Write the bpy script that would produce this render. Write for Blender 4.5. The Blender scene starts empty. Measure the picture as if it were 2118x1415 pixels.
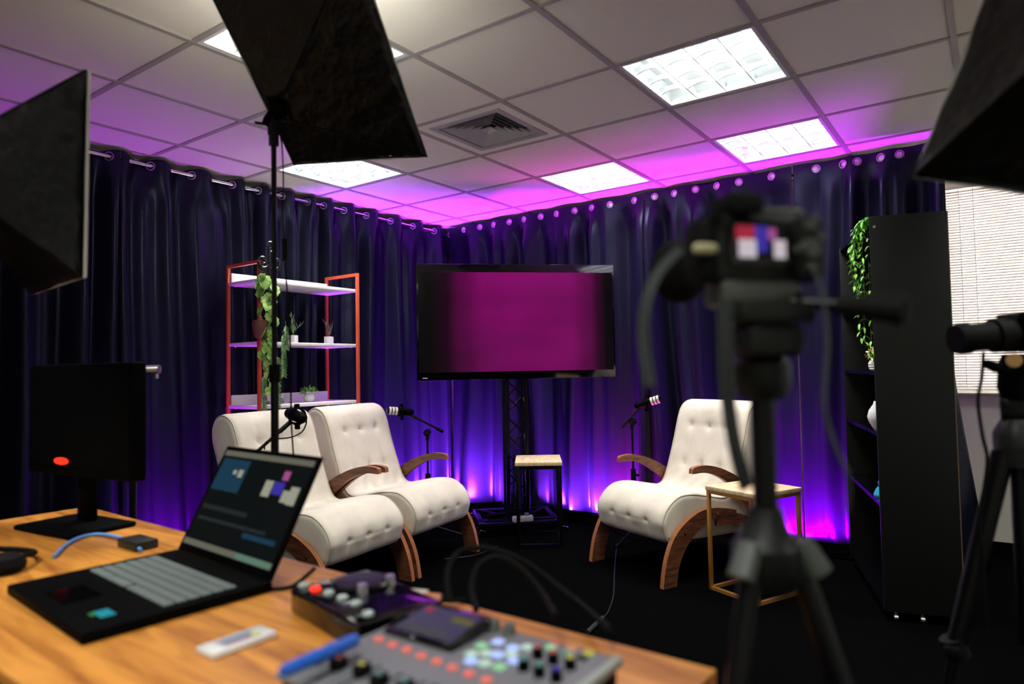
import bpy, bmesh, math, random
from mathutils import Vector, Matrix, noise
PI = math.pi
random.seed(7)
SC = bpy.context.scene
COL = SC.collection

# ------------------------------------------------------------ camera, world, exposure
CAM = Vector((1.968, -2.079, 1.203))
RX = Vector((0.81392, 0.58070, -0.01778))      # camera right
DN = Vector((-0.03779, 0.02237, -0.99904))     # camera down
FW = Vector((-0.57974, 0.81381, 0.04015))      # camera forward
F_PX = 1403.7
cd = bpy.data.cameras.new('studio_camera_view')
cd.sensor_width = 36.0
cd.lens = F_PX / 2118 * 36
cd.clip_start = 0.02
cd.dof.use_dof = True
cd.dof.focus_distance = 4.2
cd.dof.aperture_fstop = 1.8
cam = bpy.data.objects.new('view_camera', cd)
COL.objects.link(cam)
m3 = Matrix((RX, -DN, -FW)).transposed()
cam.matrix_world = Matrix.Translation(CAM) @ m3.to_4x4()
SC.camera = cam
SC.view_settings.view_transform = 'Standard'
SC.view_settings.look = 'None'
SC.view_settings.gamma = 1.0
SC.view_settings.use_curve_mapping = False
SC.view_settings.exposure = 0.0
w = bpy.data.worlds.new('daylight'); SC.world = w; w.use_nodes = True
w.node_tree.nodes['Background'].inputs[0].default_value = (0.95, 0.97, 1.0, 1)
w.node_tree.nodes['Background'].inputs[1].default_value = 13.0

CEIL = 2.55
TILE = 0.625
FIX_W = 21.0         # watts per ceiling fixture
FLOOR_BARS = []      # filled by the floor LED bars


def ray(u, v):
    return RX * ((u - 1059) / F_PX) + DN * ((v - 707.5) / F_PX) + FW
def at(u, v, D):
    return CAM + ray(u, v) * D
def onz(u, v, z):
    r = ray(u, v); return CAM + r * ((z - CAM.z) / r.z)
def onx(u, v, x):
    r = ray(u, v); return CAM + r * ((x - CAM.x) / r.x)
def ony(u, v, y):
    r = ray(u, v); return CAM + r * ((y - CAM.y) / r.y)

# ------------------------------------------------------------ materials
MATS = {}
def mat(name, col, rough=0.5, metal=0.0, spec=0.5, emit=None, estr=0.0, sheen=0.0, coat=0.0, trans=0.0):
    if name in MATS: return MATS[name]
    m = bpy.data.materials.new(name); m.use_nodes = True
    b = m.node_tree.nodes['Principled BSDF']
    b.inputs['Base Color'].default_value = (*col, 1)
    b.inputs['Roughness'].default_value = rough
    b.inputs['Metallic'].default_value = metal
    b.inputs['Specular IOR Level'].default_value = spec
    if sheen:
        b.inputs['Sheen Weight'].default_value = sheen
        b.inputs['Sheen Roughness'].default_value = 0.4
    if coat: b.inputs['Coat Weight'].default_value = coat
    if trans: b.inputs['Transmission Weight'].default_value = trans
    if emit:
        b.inputs['Emission Color'].default_value = (*emit, 1)
        b.inputs['Emission Strength'].default_value = estr
    MATS[name] = m
    return m
def nodes_of(m): return m.node_tree.nodes, m.node_tree.links, m.node_tree.nodes['Principled BSDF']
def add_noise(m, c1, c2, scale=8.0, stretch=(1, 1, 1), bump=0.0, detail=4.0, distortion=0.0, lo=.35, hi=.65):
    n, l, b = nodes_of(m)
    tc = n.new('ShaderNodeTexCoord'); mp = n.new('ShaderNodeMapping')
    mp.inputs['Scale'].default_value = stretch
    nz = n.new('ShaderNodeTexNoise'); nz.inputs['Scale'].default_value = scale
    nz.inputs['Detail'].default_value = detail; nz.inputs['Distortion'].default_value = distortion
    cr = n.new('ShaderNodeValToRGB')
    cr.color_ramp.elements[0].position = lo; cr.color_ramp.elements[0].color = (*c1, 1)
    cr.color_ramp.elements[1].position = hi; cr.color_ramp.elements[1].color = (*c2, 1)
    l.new(tc.outputs['Object'], mp.inputs[0]); l.new(mp.outputs[0], nz.inputs['Vector'])
    l.new(nz.outputs['Fac'], cr.inputs[0]); l.new(cr.outputs[0], b.inputs['Base Color'])
    if bump:
        bp = n.new('ShaderNodeBump'); bp.inputs['Strength'].default_value = bump
        bp.inputs['Distance'].default_value = 0.002
        l.new(nz.outputs['Fac'], bp.inputs['Height']); l.new(bp.outputs[0], b.inputs['Normal'])
    return m
def speckle(m, scale, strength=0.2, dist=0.001):
    n, l, b = nodes_of(m)
    tc = n.new('ShaderNodeTexCoord'); nz = n.new('ShaderNodeTexNoise')
    nz.inputs['Scale'].default_value = scale; nz.inputs['Detail'].default_value = 3
    bp = n.new('ShaderNodeBump'); bp.inputs['Strength'].default_value = strength; bp.inputs['Distance'].default_value = dist
    l.new(tc.outputs['Object'], nz.inputs['Vector']); l.new(nz.outputs['Fac'], bp.inputs['Height'])
    l.new(bp.outputs[0], b.inputs['Normal'])
    return m

M_tile = speckle(mat('ceiling_tile_mineral', (0.84, 0.81, 0.72), 0.9), 160, .25)
M_grid = mat('ceiling_grid_metal', (0.40, 0.37, 0.35), 0.55)
M_floor = speckle(mat('black_carpet', (0.0016, 0.0016, 0.0018), 0.95, spec=0.0), 300, .5, .003)
M_wall = speckle(mat('cream_wall_paint', (0.80, 0.77, 0.68), 0.8), 90, .08)
M_wdark = mat('back_room_wall', (0.42, 0.40, 0.36), 0.8)
M_curt = mat('navy_satin', (0.0135, 0.0150, 0.034), 0.29, metal=0.60, spec=.26)
M_black = mat('black_plastic', (0.002, 0.002, 0.0022), 0.6, spec=.03)
M_blackg = mat('black_gloss', (0.002, 0.002, 0.003), 0.08, spec=.5)
M_blackm = mat('black_painted_metal', (0.002, 0.002, 0.0025), 0.32, spec=.2)
M_rub = mat('black_rubber', (0.003, 0.003, 0.003), 0.7, spec=.12)
M_soft = speckle(mat('softbox_black_nylon', (0.004, 0.0048, 0.0048), 0.38, spec=.36), 14, .9, .02)
M_white = mat('white_lacquer', (0.82, 0.80, 0.78), 0.35)
M_whited = mat('white_diffusion_cloth', (0.8, 0.82, 0.78), 0.8)
M_chrome = mat('chrome', (0.85, 0.85, 0.87), 0.12, metal=1.0)
M_steel = mat('satin_steel', (0.62, 0.62, 0.64), 0.35, metal=1.0)
M_oran = mat('copper_orange_paint', (0.48, 0.075, 0.028), 0.38)
M_gold = mat('gold_painted_steel', (0.52, 0.24, 0.05), 0.35, metal=.55)
M_cream = mat('cream_suede_fabric', (0.70, 0.63, 0.53), 0.85, spec=.2, sheen=.3)
add_noise(M_cream, (0.55, 0.50, 0.41), (0.66, 0.60, 0.50), 5.0, bump=.15, detail=8)
M_seam = mat('cream_piping', (0.50, 0.44, 0.33), 0.8)
M_walnut = mat('walnut_plywood', (0.10, 0.035, 0.014), 0.4)
add_noise(M_walnut, (0.055, 0.017, 0.008), (0.17, 0.062, 0.024), 9.0, (1, 6, 6), detail=6, distortion=.6)
M_walnute = mat('bent_wood_edge', (0.30, 0.10, 0.035), 0.42)
add_noise(M_walnute, (0.24, 0.08, 0.03), (0.36, 0.13, 0.045), 12.0, (1, 8, 1))
M_ash = mat('pale_ash_wood', (0.72, 0.52, 0.32), 0.45)
add_noise(M_ash, (0.58, 0.38, 0.20), (0.80, 0.62, 0.40), 7.0, (6, 1, 1), detail=5, distortion=1.2)
M_desk = mat('honey_wood_laminate', (0.50, 0.22, 0.05), 0.38)
add_noise(M_desk, (0.36, 0.11, 0.012), (0.74, 0.30, 0.048), 3.2, (1.1, 9, 1), detail=6, distortion=.9, lo=.3, hi=.62)
M_louv = mat('white_louver', (0.80, 0.83, 0.84), 0.4)
M_parab = mat('parabolic_aluminium', (0.78, 0.80, 0.82), 0.3, metal=1.0)
M_tube = mat('lit_fluorescent_tube', (1, 1, 1), 0.4, emit=(0.92, 1.0, 0.96), estr=2.2)
M_vent = mat('vent_white_paint', (0.45, 0.43, 0.45), 0.4)
M_void = mat('dark_duct', (0.01, 0.01, 0.01), 0.9)
M_leaf = mat('lime_leaf', (0.10, 0.42, 0.03), 0.5)
add_noise(M_leaf, (0.10, 0.50, 0.03), (0.40, 0.88, 0.12), 40.0)
M_mon = mat('monstera_leaf', (0.14, 0.30, 0.05), 0.45)
add_noise(M_mon, (0.09, 0.28, 0.05), (0.48, 0.72, 0.16), 26.0, lo=.38, hi=.62)
M_dleaf = mat('dark_leaf', (0.05, 0.12, 0.04), 0.5)
add_noise(M_dleaf, (0.05, 0.14, 0.05), (0.20, 0.36, 0.13), 30.0)
M_fern = mat('bush_leaf', (0.12, 0.35, 0.05), 0.5)
add_noise(M_fern, (0.10, 0.36, 0.04), (0.40, 0.75, 0.12), 60.0)
M_bloom = mat('pale_yellow_petals', (0.62, 0.60, 0.25), 0.6)
M_stem = mat('plant_stem', (0.06, 0.08, 0.02), 0.7)
M_basket = mat('brown_wicker', (0.12, 0.05, 0.02), 0.6)
M_iron = mat('black_wrought_iron', (0.012, 0.011, 0.012), 0.28)
M_ceram = mat('white_ceramic', (0.80, 0.80, 0.80), 0.25)
M_greyc = mat('grey_ceramic', (0.16, 0.16, 0.18), 0.35)
M_cab = speckle(mat('black_board', (0.009, 0.0095, 0.008), 0.5, spec=.15), 200, .1)
M_edge = mat('raw_board_edge', (0.13, 0.08, 0.04), 0.6)
M_teal = mat('teal_glass', (0.03, 0.35, 0.50), 0.15)
M_gall = mat('cream_foam_ring', (0.62, 0.58, 0.48), 0.7)
M_red = mat('red_glow', (0.6, 0.02, 0.01), 0.4, emit=(1.0, 0.03, 0.01), estr=1.3)
M_blue = mat('blue_plastic', (0.012, 0.10, 0.50), 0.35)
M_cable = mat('light_blue_cable', (0.10, 0.30, 0.75), 0.5)
M_keys = mat('backlit_keycap', (0.10, 0.115, 0.11), 0.5, emit=(0.6, 0.72, 0.66), estr=0.10)
M_grey = mat('grey_console_face', (0.16, 0.16, 0.175), 0.45)
M_greyl = mat('grey_console_edge', (0.30, 0.33, 0.29), 0.5)
M_dgrey = mat('dark_grey_metal', (0.018, 0.020, 0.018), 0.4, spec=.3)
M_mgrey = mat('camera_body_grey', (0.006, 0.007, 0.0055), 0.42, spec=.25)
M_salmon = mat('salmon_button', (0.60, 0.12, 0.09), 0.5, emit=(0.9, 0.20, 0.15), estr=0.28)
M_cgrey = mat('camera_light_grey', (0.05, 0.056, 0.046), 0.4)
M_strap = mat('grey_webbing', (0.022, 0.026, 0.024), 0.7, spec=.3)
M_disc = mat('orange_knob', (0.75, 0.42, 0.16), 0.45)
M_label = mat('tan_label', (0.42, 0.40, 0.22), 0.5)
M_blind = mat('white_blind_slat', (0.86, 0.82, 0.76), 0.45)
M_sill = mat('beige_window_sill', (0.36, 0.30, 0.24), 0.5)
M_frame = mat('window_frame_paint', (0.62, 0.60, 0.56), 0.4)
M_screen_off = mat('screen_off', (0.002, 0.002, 0.0022), 0.3, spec=.06)
def emis(name, col, s=1.0):
    if name.startswith('display'): col = tuple(c * .7 for c in col)
    return mat(name, tuple(c * (.05 if name.startswith('display') else .3) for c in col), 0.4, spec=.08 if name.startswith('display') else .5, emit=col, estr=s)
M_pwhite = emis('pad_white', (0.62, 0.85, 0.72), .55)
M_pblue = emis('pad_blue', (0.42, 0.55, 1.0), .95)
M_pgreen = emis('pad_green', (0.38, 0.85, 0.45), .5)
M_bred = emis('button_red', (0.75, 0.16, 0.14), .3)
M_borange = emis('button_orange', (0.85, 0.40, 0.18), .4)
M_byell = emis('button_yellow', (0.65, 0.62, 0.08), .45)
M_bteal = emis('button_teal', (0.12, 0.38, 0.33), .35)
M_wbtn = mat('pale_button', (0.42, 0.50, 0.46), 0.4)
M_lblue = emis('display_blue', (0.015, 0.055, 0.10), 1.0)
M_ldark = emis('display_dark', (0.006, 0.008, 0.008), 1.0)
M_lbar = emis('display_tan_bar', (0.17, 0.17, 0.13), 1.0)
M_lgreen = emis('display_green_bar', (0.14, 0.26, 0.19), 1.0)
M_lcream = emis('display_cream', (0.42, 0.42, 0.33), 1.0)
M_lviolet = emis('display_violet', (0.06, 0.04, 0.45), 1.0)
M_lpink = emis('display_pink', (0.45, 0.10, 0.32), 1.0)
M_lred = emis('display_red', (0.45, 0.03, 0.06), 1.0)
M_lwhite = emis('display_white', (0.75, 0.66, 0.72), 1.0)
M_lyell = emis('display_yellow', (0.16, 0.15, 0.02), 1.0)
M_lgrey = emis('display_grey', (0.085, 0.075, 0.075), 1.0)

def tv_screen_mat():
    m = mat('magenta_screen', (0.002, 0.001, 0.002), 0.25, spec=.12)
    n, l, b = nodes_of(m)
    tc = n.new('ShaderNodeTexCoord'); sp = n.new('ShaderNodeSeparateXYZ')
    l.new(tc.outputs['Generated'], sp.inputs[0])
    cx = n.new('ShaderNodeValToRGB'); e = cx.color_ramp.elements
    e[0].position = 0.04; e[0].color = (0, 0, 0, 1)
    e[1].position = 0.97; e[1].color = (0, 0, 0, 1)
    for p, c in ((0.13, .05), (0.22, .40), (0.34, .85), (0.5, 1.0), (0.76, .95), (0.87, .50), (0.93, .10)):
        k = e.new(p); k.color = (c, c, c, 1)
    cx.color_ramp.interpolation = 'EASE'
    cz = n.new('ShaderNodeValToRGB'); e = cz.color_ramp.elements
    e[0].position = 0.0; e[0].color = (.62, .62, .62, 1)
    e[1].position = 1.0; e[1].color = (1, 1, 1, 1)
    nz = n.new('ShaderNodeTexNoise'); nz.inputs['Scale'].default_value = 2.2
    l.new(tc.outputs['Generated'], nz.inputs['Vector'])
    mr = n.new('ShaderNodeMapRange'); mr.inputs[1].default_value = .3; mr.inputs[2].default_value = .7
    mr.inputs[3].default_value = .75; mr.inputs[4].default_value = 1.15
    l.new(nz.outputs['Fac'], mr.inputs[0])
    l.new(sp.outputs['X'], cx.inputs[0]); l.new(sp.outputs['Z'], cz.inputs[0])
    mu = n.new('ShaderNodeMath'); mu.operation = 'MULTIPLY'
    l.new(cx.outputs[0], mu.inputs[0]); l.new(cz.outputs[0], mu.inputs[1])
    mu2 = n.new('ShaderNodeMath'); mu2.operation = 'MULTIPLY'
    l.new(mu.outputs[0], mu2.inputs[0]); l.new(mr.outputs[0], mu2.inputs[1])
    b.inputs['Emission Color'].default_value = (0.235, 0.002, 0.135, 1)
    l.new(mu2.outputs[0], b.inputs['Emission Strength'])
    return m
M_tv = tv_screen_mat()

def glass_mat():
    m = bpy.data.materials.new('window_glass'); m.use_nodes = True
    n, l = m.node_tree.nodes, m.node_tree.links
    for x in list(n): n.remove(x)
    o = n.new('ShaderNodeOutputMaterial'); t = n.new('ShaderNodeBsdfTransparent'); g = n.new('ShaderNodeBsdfGlossy')
    g.inputs['Roughness'].default_value = .02; mx = n.new('ShaderNodeMixShader'); mx.inputs[0].default_value = .08
    l.new(t.outputs[0], mx.inputs[1]); l.new(g.outputs[0], mx.inputs[2]); l.new(mx.outputs[0], o.inputs[0])
    return m
M_glass = glass_mat()
def slat_mat():
    m = MATS['white_blind_slat']; n, l, b = nodes_of(m)
    tr = n.new('ShaderNodeBsdfTranslucent'); tr.inputs[0].default_value = (.9, .82, .75, 1)
    mx = n.new('ShaderNodeMixShader'); mx.inputs[0].default_value = .25
    o = n['Material Output']
    l.new(b.outputs[0], mx.inputs[1]); l.new(tr.outputs[0], mx.inputs[2]); l.new(mx.outputs[0], o.inputs[0])
slat_mat()

# ------------------------------------------------------------ mesh builder
class MB:
    def __init__(s): s.bm = bmesh.new(); s.m = 0; s.M = Matrix.Identity(4)
    def _v(s, p): return s.bm.verts.new(s.M @ Vector(p))
    def _f(s, vs):
        try:
            f = s.bm.faces.new(vs); f.material_index = s.m; f.smooth = True; return f
        except ValueError: return None
    def box(s, c, d, bev=0.0, M=None, seg=2):
        M = M or Matrix.Identity(4)
        hx, hy, hz = d[0] / 2, d[1] / 2, d[2] / 2
        vs = [s.bm.verts.new(s.M @ M @ (Vector(c) + Vector((x * hx, y * hy, z * hz)))) for z in (-1, 1) for y in (-1, 1) for x in (-1, 1)]
        fs = [s._f([vs[i] for i in q]) for q in ((0, 2, 3, 1), (4, 5, 7, 6), (0, 1, 5, 4), (2, 6, 7, 3), (0, 4, 6, 2), (1, 3, 7, 5))]
        if bev:
            ed = list({e for f in fs for e in f.edges})
            r = bmesh.ops.bevel(s.bm, geom=ed, offset=bev, segments=seg, affect='EDGES', profile=.5)
            for f in r['faces']: f.material_index = s.m; f.smooth = True
        return s
    def tube(s, pts, r, seg=10, closed=False, cap=True, flat=None):
        pts = [Vector(p) for p in pts]; n = len(pts)
        rs = r if isinstance(r, (list, tuple)) else [r] * n
        rings = []; up = None
        for i, p in enumerate(pts):
            if closed: t = pts[(i + 1) % n] - pts[i - 1]
            else: t = pts[min(i + 1, n - 1)] - pts[max(i - 1, 0)]
            if t.length < 1e-9: t = Vector((0, 0, 1))
            t.normalize()
            if up is None:
                a = Vector((0, 0, 1)) if abs(t.z) < .9 else Vector((1, 0, 0))
                up = (a - t * a.dot(t)).normalized()
            else:
                up = (up - t * up.dot(t))
                up = up.normalized() if up.length > 1e-6 else Vector((1, 0, 0))
            sd = t.cross(up)
            fl = flat or (1, 1)
            rings.append([s._v(p + (up * math.cos(2 * PI * k / seg + PI / seg) * fl[0] + sd * math.sin(2 * PI * k / seg + PI / seg) * fl[1]) * rs[i]) for k in range(seg)])
        for i in range(n if closed else n - 1):
            a, b = rings[i], rings[(i + 1) % n]
            for k in range(seg): s._f([a[k], a[(k + 1) % seg], b[(k + 1) % seg], b[k]])
        if cap and not closed:
            s._f(rings[0][::-1]); s._f(rings[-1])
        return s
    def cyl(s, a, b, r, r2=None, seg=20): return s.tube([a, b], [r, r if r2 is None else r2], seg)
    def lathe(s, prof, seg=28, M=None):
        M = M or Matrix.Identity(4)
        rings = []
        for r, z in prof:
            if r < 1e-6: rings.append([s.bm.verts.new(s.M @ M @ Vector((0, 0, z)))])
            else: rings.append([s.bm.verts.new(s.M @ M @ Vector((r * math.cos(2 * PI * k / seg), r * math.sin(2 * PI * k / seg), z))) for k in range(seg)])
        for a, b in zip(rings, rings[1:]):
            for k in range(seg):
                k2 = (k + 1) % seg
                if len(a) == 1 and len(b) == 1: continue
                if len(a) == 1: s._f([a[0], b[k2], b[k]])
                elif len(b) == 1: s._f([a[k], a[k2], b[0]])
                else: s._f([a[k], a[k2], b[k2], b[k]])
        if len(rings[0]) > 1: s._f(rings[0][::-1])
        if len(rings[-1]) > 1: s._f(rings[-1])
        return s
    def strip(s, outer, inner, t0, t1, fn, edge_m=None):
        """band between two polylines of equal length in a plane, extruded t0..t1; fn(a,b,t)->point"""
        L = []
        for t in (t0, t1):
            L.append(([s._v(fn(*p, t)) for p in outer], [s._v(fn(*p, t)) for p in inner]))
        n = len(outer); (o0, i0), (o1, i1) = L
        for k in range(n - 1):
            s._f([o0[k], o0[k + 1], i0[k + 1], i0[k]]); s._f([o1[k + 1], o1[k], i1[k], i1[k + 1]])
            mm = s.m
            if edge_m is not None: s.m = edge_m
            s._f([o0[k], o1[k], o1[k + 1], o0[k + 1]]); s._f([i0[k + 1], i1[k + 1], i1[k], i0[k]])
            s.m = mm
        mm = s.m
        if edge_m is not None: s.m = edge_m
        s._f([o0[0], i0[0], i1[0], o1[0]]); s._f([o0[-1], o1[-1], i1[-1], i0[-1]])
        s.m = mm
        return s
    def quad(s, pts): s._f([s._v(p) for p in pts]); return s
    def build(s, name, mats, parent=None, ang=35, recalc=True):
        if recalc: bmesh.ops.recalc_face_normals(s.bm, faces=s.bm.faces)
        me = bpy.data.meshes.new(name); s.bm.to_mesh(me); s.bm.free()
        for x in (mats if isinstance(mats, (list, tuple)) else [mats]): me.materials.append(x)
        me.set_sharp_from_angle(angle=math.radians(ang))
        o = bpy.data.objects.new(name, me); COL.objects.link(o)
        if parent: o.parent = parent
        return o

def thing(name, label, cat, loc=(0, 0, 0), rz=0.0, group=None):
    o = bpy.data.objects.new(name, None); COL.objects.link(o)
    o.empty_display_size = .05
    o.location = loc; o.rotation_euler = (0, 0, rz); o['label'] = label; o['category'] = cat
    if group: o['group'] = group
    return o
def tag(o, label, cat, group=None):
    o['label'] = label; o['category'] = cat
    if group: o['group'] = group
    return o
def struct(o): o['kind'] = 'structure'; return o
def kids(o): return [c for c in COL.objects if c.parent == o]
def copy_tree(o, label, loc=None, rz=None, group=None):
    r = o.copy(); COL.objects.link(r); r['label'] = label
    if loc is not None: r.location = loc
    if rz is not None: r.rotation_euler = (0, 0, rz)
    if group: r['group'] = group
    for ch in kids(o):
        c = ch.copy(); COL.objects.link(c); c.parent = r
        for g in kids(ch):
            d = g.copy(); COL.objects.link(d); d.parent = c
    return r
def area_light(name, loc, rot, sx, sy, watts, col, parent=None, spread=PI):
    ld = bpy.data.lights.new(name, 'AREA'); ld.shape = 'RECTANGLE'; ld.size = sx; ld.size_y = sy
    ld.energy = watts; ld.color = col; ld.spread = spread
    o = bpy.data.objects.new(name, ld); COL.objects.link(o); o.location = loc; o.rotation_euler = rot
    if parent: o.parent = parent
    return o

# ------------------------------------------------------------ room shell
X0, X1, Y0, Y1 = -2.34, 3.75, -3.75, 3.50
b = MB(); b.box(((X0 + X1) / 2, (Y0 + Y1) / 2, -.05), (X1 - X0 + .2, Y1 - Y0 + .2, .1)); struct(b.build('floor', M_floor))
b = MB(); b.box((X0 - .05, (Y0 + Y1) / 2, 1.3), (.1, Y1 - Y0 + .2, 2.8)); struct(b.build('wall_left', M_wdark))
b = MB(); b.box((X1 + .05, (Y0 + Y1) / 2, 1.3), (.1, Y1 - Y0 + .2, 2.8)); struct(b.build('wall_right', M_wall))
b = MB(); b.box(((X0 + X1) / 2, Y0 - .05, 1.3), (X1 - X0, .1, 2.8)); struct(b.build('wall_front', M_wall))
WX0, WX1, WZ0, WZ1 = 1.50, 3.50, 0.99, 2.42
b = MB()
b.box(((X0 + WX0) / 2, Y1 + .06, 1.3), (WX0 - X0, .12, 2.8)); b.box(((X1 + WX1) / 2, Y1 + .06, 1.3), (X1 - WX1, .12, 2.8))
b.box(((WX0 + WX1) / 2, Y1 + .06, WZ0 / 2 - .05), (WX1 - WX0, .12, WZ0 + .1)); b.box(((WX0 + WX1) / 2, Y1 + .06, (WZ1 + 2.7) / 2), (WX1 - WX0, .12, 2.7 - WZ1))
struct(b.build('wall_back', M_wall))
b = MB(); b.box(((WX0 + WX1) / 2, Y1 + .05, WZ0 + .02), (WX1 - WX0, .05, .04)); b.box(((WX0 + WX1) / 2, Y1 + .05, WZ1 - .02), (WX1 - WX0, .05, .04))
for x in (WX0 + .02, (WX0 + WX1) / 2, WX1 - .02): b.box((x, Y1 + .05, (WZ0 + WZ1) / 2), (.04, .05, WZ1 - WZ0 - .08))
win = struct(b.build('window_1', M_frame))
b = MB(); b.box(((WX0 + WX1) / 2, Y1 + .055, (WZ0 + WZ1) / 2), (WX1 - WX0 - .06, .004, WZ1 - WZ0 - .06)); b.build('pane', M_glass, win)
b = MB(); b.box(((WX0 + WX1) / 2, Y1 - .02, WZ0 - .012), (WX1 - WX0 + .1, .14, .024), .004); b.build('window_sill', M_sill, win)

FIX = [(1, 1), (3, 1), (3, -1), (1, -3), (-1, -1), (-4, -1), (-4, 2), (-1, 4), (2, 4), (-5, 4)]  # visible fixtures first, then unseen ones added to brighten the room
VENT = (1, -1)
ci0, ci1, cj0, cj1 = -8, 6, -4, 8     # i along Y, j along X
b = MB()
for i in range(ci0, ci1):
    for j in range(cj0, cj1):
        if (i, j) in FIX or (i, j) == VENT: continue
        xa, xb = max(j * TILE, X0), min((j + 1) * TILE, X1); ya, yb = max(i * TILE, Y0), min((i + 1) * TILE, Y1)
        if xb <= xa or yb <= ya: continue
        b.box(((xa + xb) / 2, (ya + yb) / 2, CEIL + .01), (xb - xa, yb - ya, .02))
i, j = VENT
vx, vy, vr = (j + .5) * TILE, (i + .5) * TILE, .235
for dx, dy, sx, sy in ((0, 1, TILE, TILE / 2 - vr), (0, -1, TILE, TILE / 2 - vr), (1, 0, TILE / 2 - vr, 2 * vr), (-1, 0, TILE / 2 - vr, 2 * vr)):
    b.box((vx + dx * (vr + TILE / 2) / 2, vy + dy * (vr + TILE / 2) / 2, CEIL + .01), (sx, sy, .02))
ceil = struct(b.build('ceiling', M_tile, ang=20))
b = MB(); b.box(((X0 + X1) / 2, (Y0 + Y1) / 2, CEIL + .33), (X1 - X0 + .2, Y1 - Y0 + .2, .04)); struct(b.build('ceiling_slab', M_wdark))
b = MB()
for j in range(cj0 + 1, cj1):
    b.box((j * TILE, (Y0 + Y1) / 2, CEIL - .0035), (.024, Y1 - Y0, .007))
for i in range(ci0 + 1, ci1):
    b.box(((X0 + X1) / 2, i * TILE, CEIL - .003), (X1 - X0, .024, .006))
struct(b.build('trim_1', M_grid))

# ------------------------------------------------------------ ceiling fixtures
def make_fixture():
    t = thing('ceiling_light', '', 'ceiling light')
    S = TILE / 2 - .014
    b = MB()
    for s in (-1, 1):
        b.box((s * (S - .008), 0, .002), (.016, 2 * S, .008)); b.box((0, s * (S - .008), .002), (2 * S - .032, .016, .008))
    b.build('frame', M_louv, t)
    b = MB()
    q = S - .01; h = .095
    b.box((0, 0, h + .004), (2 * q, 2 * q, .008))
    for s in (-1, 1):
        b.box((s * q, 0, h / 2), (.006, 2 * q, h)); b.box((0, s * q, h / 2), (2 * q, .006, h))
    b.build('reflector', M_louv, t)
    for k in range(4):
        b = MB(); x = (k - 1.5) * q / 2
        b.cyl((x, -q + .02, .068), (x, q - .02, .068), .009, seg=12); b.build('tube', M_tube, t)
    b = MB()
    hb = .042
    for k in range(-1, 2):
        x = k * q / 2
        b.box((x, 0, hb / 2), (.004, 2 * q - .01, hb))
    for k in range(-1, 2):
        x = k * q / 2
        for s0 in range(4):      # curved cross blades
            xa = -q + s0 * q / 2 + .004; xb = xa + q / 2 - .008
            pts_o, pts_i = [], []
            for e in range(7):
                u = e / 6; z = .004 + .016 * (1 - (2 * u - 1) ** 2)
                pts_o.append((xa + (xb - xa) * u, hb)); pts_i.append((xa + (xb - xa) * u, z))
            b.strip(pts_o, pts_i, x - .003, x + .003, lambda a, z, y: (a, y, z))
    b.build('louver', M_parab, t)
    area_light('tube_glow', (0, 0, .050), (0, 0, 0), 2 * q - .06, 2 * q - .06, FIX_W, (0.98, 1.0, 0.93), t, math.radians(120))
    return t
FL = ['large bright louvered ceiling light, the one nearest above the right side of the room',
      'louvered ceiling light just above the curtain on the right, beyond the biggest light',
      'louvered ceiling light in front of the curtain corner, right of the air vent',
      'louvered ceiling light partly hidden behind the lower edge of the hanging softbox',
      'ceiling light mostly covered by the top of the hanging softbox']
OFFL = ['ceiling light behind the viewpoint over the left aisle', 'ceiling light straight above the viewpoint',
        'ceiling light to the right of the viewpoint, middle one', 'ceiling light over the window side of the room', 'ceiling light in the far rear right of the room']
f0 = make_fixture()
for k, (i, j) in enumerate(FIX):
    loc = ((j + .5) * TILE, (i + .5) * TILE, CEIL)
    lab = (FL + OFFL)[k]
    if k == 0: f0.location = loc; f0['label'] = lab; f0['group'] = 'louvered ceiling lights'
    else:
        copy_tree(f0, lab, loc, group='louvered ceiling lights')

# ------------------------------------------------------------ air vent
t = thing('air_vent', 'square stepped air vent set in a ceiling tile', 'air vent', (vx, vy, CEIL))
b = MB()
for s in (-1, 1):
    b.box((s * (vr - .013), 0, -.003), (.034, 2 * vr + .008, .006)); b.box((0, s * (vr - .013), -.003), (2 * vr - .06, .034, .006))
b.build('frame', M_vent, t)
b = MB(); b.box((0, 0, .16), (2 * vr, 2 * vr, .01))
for s in (-1, 1):
    b.box((s * vr, 0, .08), (.004, 2 * vr, .16)); b.box((0, s * vr, .08), (2 * vr, .004, .16))
b.build('duct', M_void, t)
for k in range(6):
    b = MB(); r1 = vr - .036 - k * .032; r0 = r1 - .027; z1, z0 = -.001, .032
    if k == 5: r0 = .002
    c = ((1, 1), (-1, 1), (-1, -1), (1, -1))
    for e in range(4):
        a, d = c[e], c[(e + 1) % 4]
        for dz in (0, .0015):
            b.quad([(a[0] * r1, a[1] * r1, z1 + dz + k * .001), (d[0] * r1, d[1] * r1, z1 + dz + k * .001), (d[0] * r0, d[1] * r0, z0 + dz), (a[0] * r0, a[1] * r0, z0 + dz)])
    b.build('louver_ring', M_vent, t, ang=10)

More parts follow.
